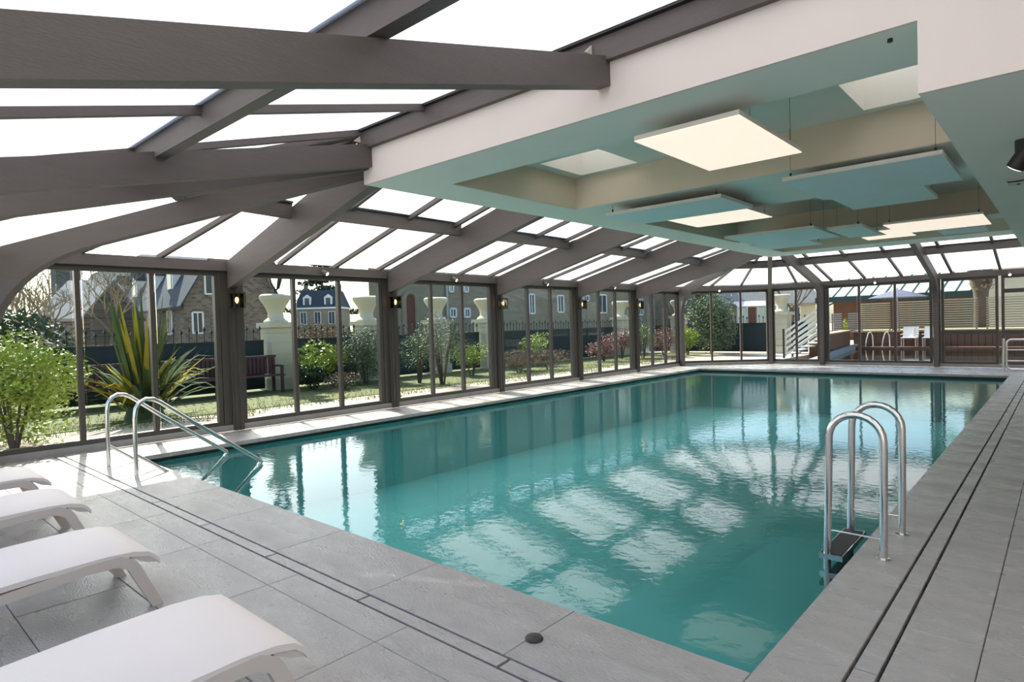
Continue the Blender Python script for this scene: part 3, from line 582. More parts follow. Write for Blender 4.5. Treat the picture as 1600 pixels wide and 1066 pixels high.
# ------------------------------------------------------------------ houses
def window(par, o, P, ea, n, w, h, m='wwin', bars=1):      # P centre on wall, ea unit along the wall, n outward
    P = Vector(P); ea = Vector(ea); n = Vector(n); Zv = Vector((0, 0, 1)); f = MB()
    for s in (-1, 1): f.bar(P+ea*(s*w/2)-Zv*h/2+n*.03, P+ea*(s*w/2)+Zv*h/2+n*.03, .1, .12, up=n); f.bar(P-ea*w/2+Zv*(s*h/2)+n*.03, P+ea*w/2+Zv*(s*h/2)+n*.03, .12, .1, up=Zv)
    if bars: f.bar(P-Zv*h/2+n*.03, P+Zv*h/2+n*.03, .06, .08, up=n)
    wd = f.build('window', m, par, origin=P)
    MB().bar(P-ea*w/2+n*.02, P+ea*w/2+n*.02, .03, h, up=Zv).build('pane', 'pane', wd, origin=P)
def house(name, label, O, e, g, La, Wb, ze, pitch, wall, roof_m, ov=.3, wins=(), dormers=()):
    O = Vector((O[0], O[1], gz)); e = Vector((e[0], e[1], 0)).normalized(); g = Vector((g[0], g[1], 0)).normalized(); Zv = Vector((0, 0, 1))
    t = thing(name, label, 'building', O); rz = ze+Wb/2*math.tan(pitch); L = lambda a, b, z: O+e*a+g*b+Zv*(z-gz)
    MB().prism([L(0, 0, gz), L(0, Wb, gz), L(0, Wb, ze), L(0, Wb/2, rz), L(0, 0, ze)], e*La).build('wall', wall, t, origin=O)
    for s in (0, 1):
        b0 = 0 if s == 0 else Wb; sg = -1 if s == 0 else 1; dz = ov*math.tan(pitch)
        q = [L(-ov, b0+sg*ov, ze-dz), L(La+ov, b0+sg*ov, ze-dz), L(La+ov, Wb/2, rz), L(-ov, Wb/2, rz)]
        MB().prism(q, (0, 0, .16)).build('roof', roof_m, t, origin=O)
    for (side, a, z, w, h) in wins:
        if side == 'e': window(t, O, L(a, 0, z), e, -g, w, h)
        else: window(t, O, L(0, a, z), g, -e, w, h)
    for (a, z, w, h) in dormers:
        b = (z-ze)/math.tan(pitch); zt = z+h; bb = (zt-ze)/math.tan(pitch)
        dm = MB().prism([L(a-w/2, b, z), L(a+w/2, b, z), L(a+w/2, b, zt), L(a, b, zt+w*.45), L(a-w/2, b, zt)], g*(bb-b+.8)).build('dormer', 'wwin', t, origin=L(a, b, z))
        for s in (-1, 1): MB().prism([L(a+s*(w/2+.15), b-.15, zt-.12), L(a, b-.15, zt+w*.45+.03), L(a, b-.15, zt+w*.45+.15), L(a+s*(w/2+.15), b-.15, zt)], g*(bb-b+1.4)).build('roof', roof_m, dm, origin=L(a, b, z))
        MB().bar(L(a-w*.32, b-.02, z+h*.5), L(a+w*.32, b-.02, z+h*.5), .03, h*.75).build('pane', 'pane', dm, origin=L(a, b, z))
    return t
pc = DP(287, 470, 38); pe = DP(135, 495, 60.4); e = Vector((pe.x-pc.x, pe.y-pc.y, 0)); La = e.length+14; e.normalize(); g = Vector((e.y, -e.x, 0))
if g.dot(_r) < 0: g = -g
house('brick_house', 'brown brick house with steep slate roof and white dormers', pc, e, g, La, 6.0, 3.6, math.radians(60), 'brick', 'slate', .3,
      [('e', 3, 2.3, .9, 1.5), ('e', 7, 2.3, .9, 1.5), ('e', 11.5, 2.3, .9, 1.5), ('e', 15, 2.3, .9, 1.5), ('e', 19, 2.3, .9, 1.5), ('g', 1.7, 4.8, .9, 1.6), ('g', .75, 2.2, .6, 1.3)],
      [(4.5, 4.4, 1.3, 1.5), (9, 4.4, 1.3, 1.5), (14, 4.4, 1.3, 1.5), (19, 4.4, 1.3, 1.5)])
# mansard house far behind
c0 = DP(462, 500, 110); c1 = DP(531, 500, 110); e = Vector((c1.x-c0.x, c1.y-c0.y, 0)); W = e.length; e.normalize(); g = Vector((-e.y, e.x, 0)); 
if g.dot(_f) < 0: g = -g
O = Vector((c0.x, c0.y, gz)); t = thing('mansard_house', 'distant villa with blue grey mansard roof and white dormers', 'building', O); L = lambda a, b, z: O+e*a+g*b+Vector((0, 0, z-gz))
MB().prism([L(0, 0, gz), L(W, 0, gz), L(W, 0, 5.7), L(0, 0, 5.7)], g*7).build('wall', 'stone', t, origin=O)
lo = [L(-.2, -.2, 5.7), L(W+.2, -.2, 5.7), L(W+.2, 7.2, 5.7), L(-.2, 7.2, 5.7)]; hi = [L(.9, .9, 8.9), L(W-.9, .9, 8.9), L(W-.9, 6.1, 8.9), L(.9, 6.1, 8.9)]
MB().add(lo+hi, [(3, 2, 1, 0), (4, 5, 6, 7)]+[(i, (i+1) % 4, (i+1) % 4+4, i+4) for i in range(4)]).build('roof', 'slate', t, origin=O)
MB().prism([L(-.3, -.3, 5.5), L(W+.3, -.3, 5.5), L(W+.3, -.3, 5.8), L(-.3, -.3, 5.8)], g*7.6).build('cornice', 'wwin', t, origin=O)
for a in (.27, .75):
    dm = MB().prism([L(W*a-.7, -.0, 5.9), L(W*a+.7, 0, 5.9), L(W*a+.7, 0, 7.6), L(W*a, 0, 8.1), L(W*a-.7, 0, 7.6)], g*1.2).build('dormer', 'wwin', t, origin=O); MB().bar(L(W*a-.4, -.03, 6.8), L(W*a+.4, -.03, 6.8), .03, 1.3).build('pane', 'pane', dm, origin=O)
for a in (.18, .5, .82): window(t, O, L(W*a, 0, 3.9), e, -g, 1.1, 2.2)
for a in (.12, .9): MB().box(*[tuple(L(W*a-.3, 3, 8.5)), tuple(L(W*a+.3, 3.6, 10))]).build('chimney', 'brick', t, origin=O)
# long sandstone building
XS = -26; y0 = AX(577, 480, XS).y; O = Vector((XS, y0, gz)); t = thing('stone_building', 'long sandstone building with arched red brown doorway', 'building', O)
yq = y0*(XS-9)/XS+.5; MB().prism([(XS, y0, gz), (XS, 75, gz), (XS-9, 75, gz), (XS-9, yq, gz)], (0, 0, 8.5-gz)).build('wall', 'stone', t, origin=O); MB().prism([(XS+.4, y0-.4, 8.5), (XS+.4, 75, 8.5), (XS-9, 75, 8.5), (XS-9, yq, 8.5)], (0, 0, .35)).build('eaves', 'slate', t, origin=O)
for (px, py, wpx, hpx) in [(704, 449, 6, 14), (727, 449, 6, 14), (707, 489, 9, 13), (729, 489, 8, 13), (875, 475, 9, 26), (940, 475, 13, 28), (915, 466, 8, 8), (1000, 480, 7, 24), (830, 475, 8, 30), (850, 440, 8, 16)]:
    p = AX(px, py, XS); q = AX(px+wpx, py, XS); h = AX(px, py-hpx/2, XS).z-AX(px, py+hpx/2, XS).z
    window(t, O, (XS, p.y, p.z), (0, 1, 0), (1, 0, 0), abs(q.y-p.y), h)
p = AX(641, 507, XS); top = AX(641, 457, XS).z; wd = .42
pts = [(XS+.02, p.y-wd, gz), (XS+.02, p.y+wd, gz), (XS+.02, p.y+wd, top-wd)]+[(XS+.02, p.y+wd*math.cos(a*PI/8), top-wd+wd*math.sin(a*PI/8)) for a in range(1, 8)]+[(XS+.02, p.y-wd, top-wd)]
dr = MB().prism(pts, (.06, 0, 0)).build('arched_door', 'door', t, origin=O)
MB().tube([Vector(q)+Vector((.05, 0, 0)) for q in pts[1:]+[pts[0]]], .13, 6).build('door_surround', 'stone', t, origin=O)
MB().tube([(XS+.1, AX(697, 480, XS).y, 0), (XS+.1, AX(697, 480, XS).y, 8.5)], .07, 8).build('downpipe', 'grey', t, origin=O)
# church tower and outbuilding at the left
p = DP(106, 480, 120); t = thing('church_tower', 'tall grey church tower behind the bare tree', 'tower', (p.x, p.y, gz)); a = 2.1
MB().box((p.x-a, p.y-a, gz), (p.x+a, p.y+a, 17)).build('wall', 'brick', t, origin=(p.x, p.y, gz)); MB().lathe([(3.2, 17), (0.05, 25)], (p.x, p.y, 0), 4).build('roof', 'slate', t, origin=(p.x, p.y, gz))
MB().box((p.x+a-.3, p.y-a-.05, 9), (p.x+a+.05, p.y-.4, 12)).build('belfry_opening', 'pane', t, origin=(p.x, p.y, gz))
p = DP(58, 520, 36); q = DP(98, 520, 36); e = (q-p); e.z = 0; g = Vector((-e.y, e.x, 0)); 
if g.dot(_f) < 0: g = -g
house('outbuilding', 'low grey outbuilding with a tiled roof behind the bare tree', p, e, g, e.length+1, 6, 2.6, math.radians(38), 'brick', 'greytile', .2, [('e', 1.0, 1.9, .8, .9)])
# pale house beyond the corner window
p = DP(1136, 508, 48); q = DP(1275, 508, 48); e = (q-p); e.z = 0; g = Vector((-e.y, e.x, 0))
if g.dot(_f) < 0: g = -g
hd = house('pale_house', 'pale rendered house with grey tiled roof and glazed porch', p, e, g, e.length, 8, 2.7, math.radians(36), 'cream', 'greytile', .4, [('e', 5.2, 1.7, .9, 1.2)])
e.normalize(); g.normalize(); O = Vector((p.x, p.y, gz)); L = lambda a, b, z: O+e*a+g*b+Vector((0, 0, z-gz))
pm = MB().prism([L(.3, -1.5, 2.35), L(3.2, -1.5, 2.35), L(3.2, 0, 2.75), L(.3, 0, 2.75)], (0, 0, .08)).build('porch_roof', 'wwin', hd, origin=O)
for a in (.3, 1.0, 1.8, 2.5, 3.2): MB().bar(L(a, -1.5, gz), L(a, -1.5, 2.35), .09, .09).build('porch_post', 'wwin', hd, origin=O)
for k, a in enumerate((.3, 1.0, 1.8, 2.5)): MB().bar(L(a+.05, -1.48, 1.6), L(a+.65, -1.48, 1.6), .02, 1.4).build('porch_pane', 'door' if k == 1 else 'rpane', hd, origin=O)
MB().bar(L(.3, -1.48, .45), L(3.2, -1.48, .45), .1, .9).build('porch_wall', 'wwin', hd, origin=O)

# ------------------------------------------------------------------ plants
def leafcloud(mb, c, rad, n, s, rnd, shell=.55, asp=.5):
    for _ in range(n):
        while True:
            v = Vector((rnd.uniform(-1, 1), rnd.uniform(-1, 1), rnd.uniform(-1, 1)))
            if shell < v.length <= 1 or (v.length <= 1 and rnd.random() < .15): break
        p = Vector(c)+Vector((v.x*rad[0], v.y*rad[1], v.z*rad[2])); d = Vector((rnd.gauss(0, 1), rnd.gauss(0, 1), rnd.gauss(0, .7))).normalized(); k = d.cross(Vector((rnd.gauss(0, 1), rnd.gauss(0, 1), rnd.gauss(0, 1)))).normalized()
        l = s*rnd.uniform(.7, 1.3); mb.add([p-d*l/2, p+k*l*asp/2, p+d*l/2, p-k*l*asp/2], [(0, 1, 2, 3)])
def shrub(name, label, base, h, r, m, n, s, seed, blobs=5, stems=6, up=.5, cat='shrub', asp=.5, stem_m='bark'):
    rnd = random.Random(seed); base = Vector((base[0], base[1], gz)); t = thing(name, label, cat, base); mb = MB()
    for k in range(blobs):
        a = rnd.uniform(0, 2*PI); rr = r*.45*math.sqrt(rnd.random()); zc = h*rnd.uniform(up, .74)
        leafcloud(mb, base+Vector((rr*math.cos(a), rr*math.sin(a), zc)), (r*.62, r*.62, h*rnd.uniform(.22, .3)), n//blobs, s, rnd, .5, asp)
    mb.build('foliage', m, t, origin=base); st = MB()
    for k in range(stems):
        a = rnd.uniform(0, 2*PI); st.tube([base+Vector((.04*math.cos(a), .04*math.sin(a), 0)), base+Vector((r*.2*math.cos(a), r*.2*math.sin(a), h*.4)), base+Vector((r*.5*math.cos(a), r*.5*math.sin(a), h*.8))], [.022, .015, .006], 5)
    st.build('stems', stem_m, t, origin=base); return t
def atX(px, X): return (X, AX(px, 600, X).y)
shrub('yellow_bush', 'large yellow green flowering bush close outside the leftmost pane', (-10.7, 1.7), 1.6, .95, 'leaf_y', 8000, .07, 1, 14, 8, .22)
shrub('bright_shrub', 'bright green leafy shrub climbing in front of the fence, left of the mullion', atX(488, -14.3), 1.35, .5, 'leaf_y', 500, .12, 2, 5, 5, .4)
shrub('bright_shrub', 'bright green leafy shrub climbing in front of the fence, right of its twin', atX(522, -14.4), 1.45, .38, 'leaf_y', 420, .12, 3, 5, 4, .45)
shrub('dark_shrub', 'dark low leafy shrub under the bright climbers', atX(490, -14.1), .7, .45, 'leaf_d', 900, .08, 4, 5, 4, .3)
shrub('round_conifer', 'round dense dark conifer bush beside the pier', atX(573, -14.2), 1.6, .72, 'leaf_o', 9500, .055, 5, 12, 3, .26, asp=.4)
shrub('twiggy_mound', 'low twiggy brown mound on the lawn', atX(535, -13.4), .5, .6, 'leaf_b', 900, .06, 6, 5, 6, .3)
shrub('olive_shrub', 'tall grey green olive like shrub with bare lower stems', (AX(692, 608, -12.0).x, AX(692, 608, -12.0).y), 2.0, .85, 'leaf_o', 3600, .07, 7, 10, 12, .5, asp=.2)
shrub('olive_shrub', 'feathery green shrub left of the bare stemmed one', atX(655, -13.0), 1.7, .75, 'leaf_m', 2600, .07, 8, 8, 8, .4, asp=.2)
shrub('mixed_bush', 'low bush with yellow tips beside the third window post', atX(738, -13.2), 1.1, .7, 'leaf_y', 1300, .07, 9, 6, 5, .4)
for k, (px, l) in enumerate(((812, 'brown ornamental grass mound, left of a pair'), (858, 'brown ornamental grass mound, right of a pair'))): shrub('grass_mound', l, atX(px, -12.6), .75, 1.0, 'leaf_b', 3000, .12, 10+k, 6, 3, .3, asp=.08)
shrub('mixed_bush', 'yellow green bush behind the brown grass mounds', atX(842, -14.2), 1.3, .7, 'leaf_y', 1100, .08, 12, 6, 5, .5)
shrub('russet_bush', 'russet pink bush seen past the fourth window post', atX(945, -13.2), 1.1, .8, 'leaf_p', 1600, .08, 13, 6, 5, .4)
shrub('russet_bush', 'orange and pink bush in front of the urn pier', atX(972, -13.6), 1.35, .8, 'leaf_p', 1600, .08, 14, 6, 5, .4)
shrub('mixed_bush', 'green bush in the last bay of the long wall', atX(1006, -12.8), 1.6, .9, 'leaf_m', 1800, .08, 15, 6, 5, .4)
shrub('russet_bush', 'lilac brown bush in the last bay of the long wall', atX(1040, -12.4), 1.3, .9, 'leaf_p', 1600, .08, 16, 6, 5, .4)
shrub('corner_shrub', 'variegated yellow green shrub at the garden corner', tuple(G(1074, 553.5)[:2]), 1.3, .6, 'leaf_y', 1500, .09, 17, 6, 4, .4)
shrub('round_evergreen', 'tall round glossy evergreen tree in the corner window', tuple(G(1112, 552)[:2]), 2.8, 1.1, 'leaf_o', 10000, .10, 18, 18, 4, .3, cat='tree')
shrub('dark_conifer', 'dark spreading conifer at the far left behind the fence', (-21, 2.8), 2.6, 2.2, 'leaf_d', 3200, .16, 19, 8, 4, .4, cat='tree')
shrub('hedge', 'brown green hedge below the distant villa', tuple(DP(490, 510, 36)[:2]), 2.2, 2.0, 'leaf_b', 3600, .13, 20, 9, 6, .4)
shrub('hedge', 'dark green hedge beside the sandstone building', tuple(DP(552, 510, 22)[:2]), 1.7, .9, 'leaf_d', 2200, .12, 21, 6, 4, .4)
# flax plant: every blade its own part
fx = (-12.4, 3.85); t = thing('flax_plant', 'big spiky flax plant with green and yellow sword leaves', 'plant', (*fx, gz)); rnd = random.Random(3)
for k in range(170):
    a = rnd.uniform(0, 2*PI); up = rnd.random() < .3; L_ = rnd.uniform(1.5, 2.3) if up else rnd.uniform(1.0, 1.9); lean = rnd.uniform(.05, .28) if up else rnd.uniform(.4, 1.0); droop = 0 if up else rnd.uniform(.1, .7); w_ = rnd.uniform(.03, .05)
    da = Vector((math.cos(a), math.sin(a), 0)); sa = Vector((-da.y, da.x, 0)); b0 = Vector((*fx, gz+rnd.uniform(0, .35)))+da*rnd.uniform(.02, .2); vs_ = []
    for i in range(5):
        s_ = i/4; p_ = b0+da*(L_*lean*s_)+Vector((0, 0, L_*math.sqrt(max(.05, 1-lean**2*.8))*s_*.9-droop*L_*.7*s_**3)); ww = w_*(1-s_**2.2)*(.6+.8*min(1, s_*3)) ; vs_ += [p_-sa*ww, p_+sa*ww+Vector((0, 0, .01))]
    MB().add(vs_, [(2*i, 2*i+1, 2*i+3, 2*i+2) for i in range(4)]).build('leaf', 'flaxy' if rnd.random() < .22 else 'flax', t, origin=(*fx, gz))
MB().lathe([(.34, 0), (.22, .35), (.16, .6)], (*fx, gz), 12).build('stump', 'leaf_d', t, True, (*fx, gz))
# bare trees
def bare(name, label, base, h, r, seed, depth=5, m='twig'):
    rnd = random.Random(seed); base = Vector(base); t = thing(name, label, 'tree', base); tr = MB(); tw = MB()
    def br(p, d, l, r_, k):
        q = p+d*l*.5+Vector((rnd.gauss(0, .04), rnd.gauss(0, .04), .02))*l; e_ = q+(d+Vector((rnd.gauss(0, .15), rnd.gauss(0, .15), .1))).normalized()*l*.5
        (tr if k >= depth-1 else tw).tube([p, q, e_], [r_, r_*.85, r_*.65], 6 if k > 2 else 4, False)
        if k > 0:
            for _ in range(3 if k < depth else 5):
                nd = (d+Vector((rnd.gauss(0, .55), rnd.gauss(0, .55), rnd.uniform(-.05, .5)))).normalized(); br(q.lerp(e_, rnd.uniform(.3, 1)), nd, l*rnd.uniform(.6, .8), r_*.6, k-1)
    br(base, Vector((0, 0, 1)), h*.34, r, depth); tr.build('trunk', 'bark', t, origin=base); tw.build('branches', m, t, origin=base)
p = DP(97, 520, 27); bare('bare_tree', 'leafless tree with fine branches behind the yellow bush', (p.x, p.y, gz), 5.2, .11, 5)
p = DP(30, 520, 33); bare('bare_tree', 'leafless brown tree at the far left edge', (p.x, p.y, gz), 5.0, .12, 6)
p = DP(165, 520, 32); bare('bare_tree', 'leafless tree in front of the slate roof', (p.x, p.y, gz), 6.5, .10, 8)
p = DP(1240, 505, 38); bare('bare_tree', 'slim leafless tree behind the outdoor stairs', (p.x, p.y, gz), 6.5, .09, 11, 4)
p = DP(1190, 505, 60); bare('bare_tree', 'leafless tree behind the pale house', (p.x, p.y, gz), 8, .12, 12, 4)
# cedar
p = DP(505, 500, 130); t = thing('cedar_tree', 'dark spreading cedar behind the distant villa', 'tree', (p.x, p.y, gz)); rnd = random.Random(9); mb = MB()
for k in range(26):
    a = rnd.uniform(0, 2*PI); z = rnd.uniform(4, 17); rr = (1-(z-4)/18)*6.5*math.sqrt(rnd.random()); leafcloud(mb, (p.x+rr*math.cos(a), p.y+rr*math.sin(a), z), (2.6, 2.6, .6), 170, .7, rnd, .1)
mb.build('foliage', 'cedar', t, origin=(p.x, p.y, gz)); MB().tube([(p.x, p.y, gz), (p.x, p.y, 15)], [.6, .2], 8).build('trunk', 'bark', t, origin=(p.x, p.y, gz))
# benches
def bench(x, y, L_, label, planter=False):
    t = thing('garden_bench', label, 'bench', (x, y, gz)); o = (x, y, gz)
    for k in range(4): MB().box((x-.02-.11*k, y, .36), (x+.07-.11*k, y+L_, .39)).build('seat_slat', 'redwood', t, origin=o)
    n = int(L_/.1)
    for k in range(n): MB().box((x-.44, y+k*L_/n+.01, .40), (x-.41, y+(k+.8)*L_/n, .82)).build('back_slat', 'redwood', t, origin=o)
    MB().box((x-.46, y, .80), (x-.39, y+L_, .86)).build('top_rail', 'redwood', t, origin=o)
    for yy_ in (y+.04, y+L_-.1):
        MB().box((x-.44, yy_, gz), (x-.38, yy_+.06, .82)).build('leg', 'redwood', t, origin=o); MB().box((x, yy_, gz), (x+.06, yy_+.06, .6)).build('leg', 'redwood', t, origin=o); MB().box((x-.44, yy_, .58), (x+.08, yy_+.06, .62)).build('armrest', 'redwood', t, origin=o)
bench(-14.4, AX(362, 600, -14.4).y, 1.3, 'dark red slatted bench in front of the nearest urn pier'); bench(-14.4, 2.6, 1.7, 'dark red slatted bench left of the flax plant'); bench(-14.4, 4.7, 1.5, 'dark red slatted bench partly hidden behind the flax plant')

# ------------------------------------------------------------------ outdoor pool, deck, stairs, slat fence
YT = 33.0; zt = AY(1400, 517, YT).z
ow = MB().add([(-6.0, 21.4, -.1), (40, 21.4, -.1), (40, 31.9, -.1), (-7.4, 31.9, -.1)], [(0, 1, 2, 3)]).build('outdoor_pool_water', 'outwater'); tag(ow, 'dark reflecting water of the outdoor pool beyond the far windows', 'water')
struct(box('outdoor_pool_bed', (-5.4, 21.4, -1.5), (40, YT, -1.4), 'plinth')); struct(MB().prism([(-6.25, 21.4, -1.5), (-6.0, 21.4, -1.5), (-7.4, YT, -1.5), (-7.65, YT, -1.5)], (0, 0, 1.56)).build('outdoor_pool_kerb', 'plinth'))
t = thing('terrace_wall', 'brown timber clad terrace wall behind the outdoor pool', 'wall', (-6, YT, gz)); o = (-6, YT, gz)
x = -7.6; k = 0
while x < 6: MB().box((x, YT+.01*(k % 2), -.3), (x+.225, YT+.06, zt-.05)).build('board', 'deckwood', t, origin=o); x += .24; k += 1
MB().box((-7.6, YT+.06, -.3), (8, YT+2.5, zt-.05)).build('core', 'deckwood', t, origin=o); MB().box((-7.7, YT-.1, zt-.05), (8, YT+2.5, zt+.03)).build('ledge', 'palewood', t, origin=o)
def slatfence(px0, px1, z0, z1, n, m, label, y=YT+.25):
    x0 = AY(px0, 490, y).x; x1 = AY(px1, 490, y).x; t = thing('slat_fence', label, 'fence', (x0, y, z0), 'horizontal slat fence panels'); o = (x0, y, z0); s = (z1-z0)/n
    for k in range(n): sharedbox('slat', (x0, y, z0+k*s+s*.38), (x1, y+.03, z0+(k+1)*s-s*.04), m, t)
    for x in (x0, x1-.06): MB().box((x, y+.03, z0-.02), (x+.06, y+.09, z1)).build('post', 'deckwood', t, origin=o)
zf = AY(1420, 471, YT+.25).z
slatfence(1345, 1391, zt+.03, zf-.02, 13, 'palewood', 'pale slat fence panel left of the brown post'); slatfence(1403, 1463, zt+.03, zf, 13, 'palewood', 'pale slat fence panel behind the far arch')
slatfence(1466, 1527, zt+.03, zf+.03, 13, 'palewood', 'pale slat fence panel left of the palm trunk'); slatfence(1541, 1640, zt+.03, zf+.05, 13, 'palewood', 'pale slat fence panel right of the palm trunk')
slatfence(1299, 1315, zt+.03, zf-.45, 8, 'plinth', 'narrow grey slat screen left of the planting gap'); slatfence(1325, 1342, zt+.03, zf-.45, 8, 'plinth', 'narrow grey slat screen right of the planting gap')
x = AY(1397, 490, YT+.2).x; tag(box('fence_post', (x-.09, YT+.2, zt+.03), (x+.1, YT+.35, zf+.02), 'deckwood'), 'broad brown post between two slat fence panels', 'post')
shrub('terrace_plant', 'pale green plant between the two grey screens', (AY(1320, 500, YT+.6).x, YT+.6), 1.6, .3, 'leaf_y', 400, .08, 31, 4, 3, .5)
# raised deck beside the pool and stairs
x0 = AY(1264, 540, 24.6).x; t = thing('raised_deck', 'brown timber raised deck at the head of the outdoor stairs', 'deck', (x0, 24.6, gz)); o = (x0, 24.6, gz)
n = 4; wdt = (-6.72-x0)/n
for k in range(n): MB().box((x0+k*wdt, 24.6, gz), (x0+(k+.96)*wdt, 24.65, .72)).build('board', 'deckwood', t, origin=o)
MB().prism([(x0, 24.65, gz), (-6.75, 24.65, gz), (-7.72, YT-.12, gz), (x0-1, YT-.12, gz)], (0, 0, .70-gz)).build('core', 'deckwood', t, origin=o); MB().prism([(x0-.05, 24.55, .70), (-6.70, 24.55, .70), (-7.68, YT-.12, .70), (x0-1, YT-.12, .70)], (0, 0, .05)).build('deck_top', 'palewood', t, origin=o)
xa = AY(1234, 540, 24.2).x; xb = AY(1290, 540, 24.2).x; t = thing('outdoor_stairs', 'outdoor stairs with sloping white rails climbing to the deck', 'stairs', (xa, 24.2, gz)); o = (xa, 24.2, gz)
for y in (23.5, 24.45):
    for k in range(5): MB().bar((xa, y, .02+.21*k), (xb, y, .88+.21*k), .04, .075).build('rail', 'whitewood', t, origin=o)
    for s_ in (.02, .98): q = xa+(xb-xa)*s_; MB().box((q-.03, y-.06, gz), (q+.03, y-.02, 1.0+.86*s_)).build('post', 'iron', t, origin=o)
for k in range(5): MB().box((xa+.05+k*(xb-xa)/5, 23.55, .10+.12*k), (xa+.1+(k+1)*(xb-xa)/5, 24.4, .14+.12*k)).build('tread', 'whitewood', t, origin=o)
# terrace loungers and pool rails outside
def ochair(px, label):
    p = G(px, 537.5, 0); p = Vector((AY(px, 530, YT-.75).x, YT-.75, -.02)); t = thing('terrace_lounger', label, 'lounger', p, 'white loungers by the outdoor pool'); x, y = p.x, p.y; w_ = .30
    MB().box((x-w_, y-.3, .36), (x+w_, y+.3, .40)).build('seat', 'wplastic', t, origin=p); MB().bar((x+.12, y+.25, .38), (x+.12, y+.42, .80), .04, .0401).build('back_strut', 'wframe', t, origin=p)
    MB().prism([(x-w_, y+.28, .38), (x+w_, y+.28, .38), (x+w_, y+.45, .86), (x-w_, y+.45, .86)], (0, .03, 0)).build('backrest', 'wplastic', t, origin=p)
    for sx in (-1, 1):
        for sy in (-.26, .26): MB().box((x+sx*(w_-.03)-.02, y+sy-.02, -.1), (x+sx*(w_-.03)+.02, y+sy+.02, .37)).build('leg', 'wframe', t, origin=p)
        MB().box((x+sx*w_-.02, y-.3, .52), (x+sx*w_+.02, y+.35, .55)).build('armrest', 'wframe', t, origin=p)
ochair(1421, 'white lounger left of the far arch by the outdoor pool'); ochair(1455, 'white lounger partly behind the far arch by the outdoor pool')
for px, l in ((1355, 'left white rail of the outdoor pool ladder'), (1381, 'right white rail of the outdoor pool ladder')):
    p = AY(px, 535, YT-.8); x, y = p.x, YT-.8; tag(MB().tube([(x-.12, y, -.35), (x-.03, y, .3), (x+.06, y, .62), (x+.13, y+.05, .66), (x+.2, y+.1, .5), (x+.22, y+.12, .0)], .022, 8).build('pool_rail', 'whitewood', None, True, (x, y, 0)), l, 'rail')
struct(box('outdoor_pool_coping', (-7.4, 31.9, -.3), (8, YT-.01, -.02), 'deckwood'))
# glazed canopy, parasol, palm, building at the right
yc = 40.0; zc = AY(1400, 460, yc).z; x0 = AY(1283, 460, yc).x; x1 = AY(1518, 460, yc).x; t = thing('glazed_canopy', 'neighbouring conservatory roof of pale green panes', 'canopy', (x0, yc, gz)); o = (x0, yc, gz); n = 11
for k in range(n):
    a = x0+(x1-x0)*k/n; b = x0+(x1-x0)*(k+.93)/n; q = [(a, yc, zc), (b, yc, zc), (b+.35, yc+2.6, zc+1.25), (a+.35, yc+2.6, zc+1.25)]
    MB().prism(q, (0, 0, .03)).build('pane', 'rpane', t, origin=o); MB().bar(Vector(q[1])+Vector((.04, 0, 0)), Vector(q[2])+Vector((.04, 0, 0)), .07, .1).build('bar', 'greenmetal', t, origin=o)
MB().box((x0-.3, yc-.15, zc-.3), (x1+.2, yc+.02, zc)).build('gutter', 'greenmetal', t, origin=o)
for k in range(4): a = x0+(x1-x0)*(k+.05)/3.1; MB().box((a-.07, yc-.07, gz), (a+.07, yc+.07, zc)).build('post', 'greenmetal', t, origin=o); MB().tube([(a, yc, zc-1.0), (a+.2, yc, zc-.5), (a+.7, yc, zc-.28)], .05, 6).build('bracket', 'greenmetal', t, origin=o)
MB().box((x0, yc+2.6, gz), (x1, yc+2.8, zc+.6)).build('back_wall', 'deckwood', t, origin=o)
p = AY(1402, 470, 37); t = thing('parasol', 'lilac grey garden parasol behind the slat fence', 'parasol', (p.x, 37, gz)); zq = AY(1402, 465, 37).z
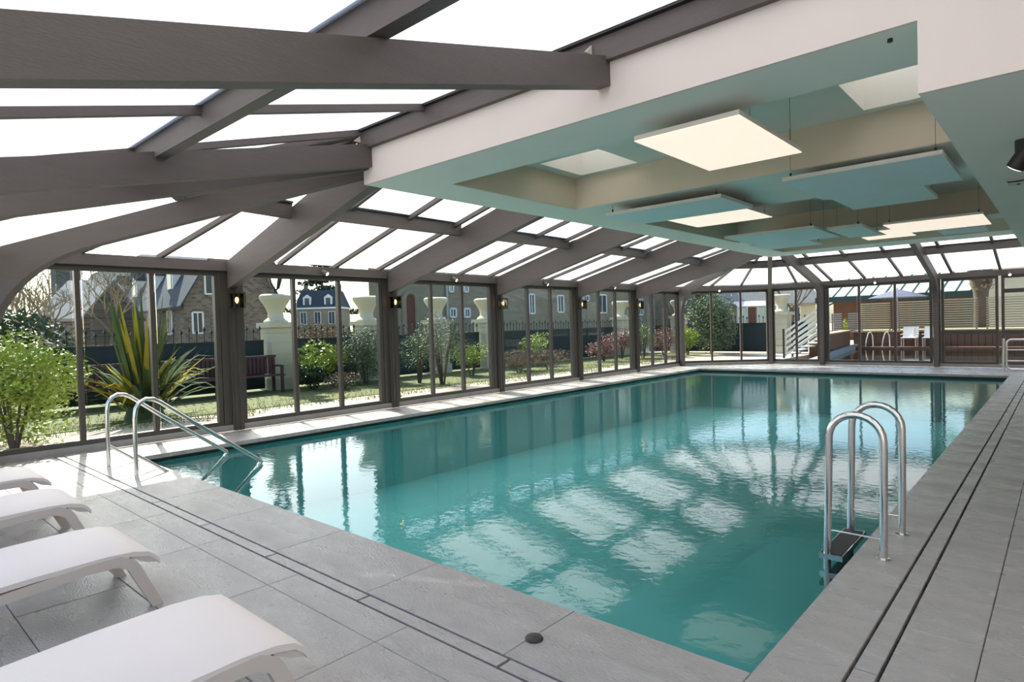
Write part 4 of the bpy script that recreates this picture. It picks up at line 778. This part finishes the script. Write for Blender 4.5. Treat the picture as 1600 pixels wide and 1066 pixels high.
MB().lathe([(1.35, zq), (.8, zq+.2), (.05, zq+.42)], (p.x, 37, 0), 8).build('canopy', 'purple', t, origin=(p.x, 37, gz)); MB().tube([(p.x, 37, gz), (p.x, 37, zq+.5)], .03, 8).build('pole', 'grey', t, origin=(p.x, 37, gz))
p = AY(1533, 480, 36.2); t = thing('palm_tree', 'thick scaly palm trunk behind the slat fence', 'palm', (p.x, 36.2, gz)); o = (p.x, 36.2, gz)
MB().lathe([(.36, gz), (.3, .8), (.27, 1.9), (.3, 2.4), (.42, 2.7), (.46, 3.6), (.4, 4.6)], (p.x, 36.2, 0), 16).build('trunk', 'bark', t, True, o); sc = MB(); rnd = random.Random(4)
for k in range(120):
    a = rnd.uniform(0, 2*PI); z = rnd.uniform(2.45, 4.5); r_ = .44; c_ = Vector((p.x+r_*math.cos(a), 36.2+r_*math.sin(a), z)); dv = Vector((math.cos(a), math.sin(a), .8)); s_ = Vector((-math.sin(a), math.cos(a), 0)); sc.add([c_-s_*.06, c_+s_*.06, c_+dv*.13+s_*.03, c_+dv*.13-s_*.03], [(0, 1, 2, 3)])
sc.build('leaf_scales', 'twig', t, origin=o)
for k in range(16):
    a = k*2*PI/16; d_ = Vector((math.cos(a), math.sin(a), 0)); s_ = Vector((-d_.y, d_.x, 0)); c_ = Vector((p.x, 36.2, 4.6)); pts = []
    for i in range(6): u_ = i/5; q = c_+d_*(2.4*u_)+Vector((0, 0, 1.0*u_-1.6*u_*u_)); ww = .25*math.sin(PI*min(.98, u_*.9+.08)); pts += [q-s_*ww, q+s_*ww]
    MB().add(pts, [(2*i, 2*i+1, 2*i+3, 2*i+2) for i in range(5)]).build('frond', 'leaf_m', t, origin=o)
p = AY(1505, 480, 46); t = thing('beige_building', 'plain beige building behind the palm and slat fence', 'building', (p.x, 46, gz)); MB().box((p.x, 46, gz), (p.x+14, 55, 8)).build('wall', 'cream', t, origin=(p.x, 46, gz)); MB().box((p.x-.3, 45.7, 8), (p.x+14.3, 55.3, 8.3)).build('roof', 'slate', t, origin=(p.x, 46, gz)); window(t, None, (p.x+4, 46, 3.2), (1, 0, 0), (0, -1, 0), 1.2, 1.6)
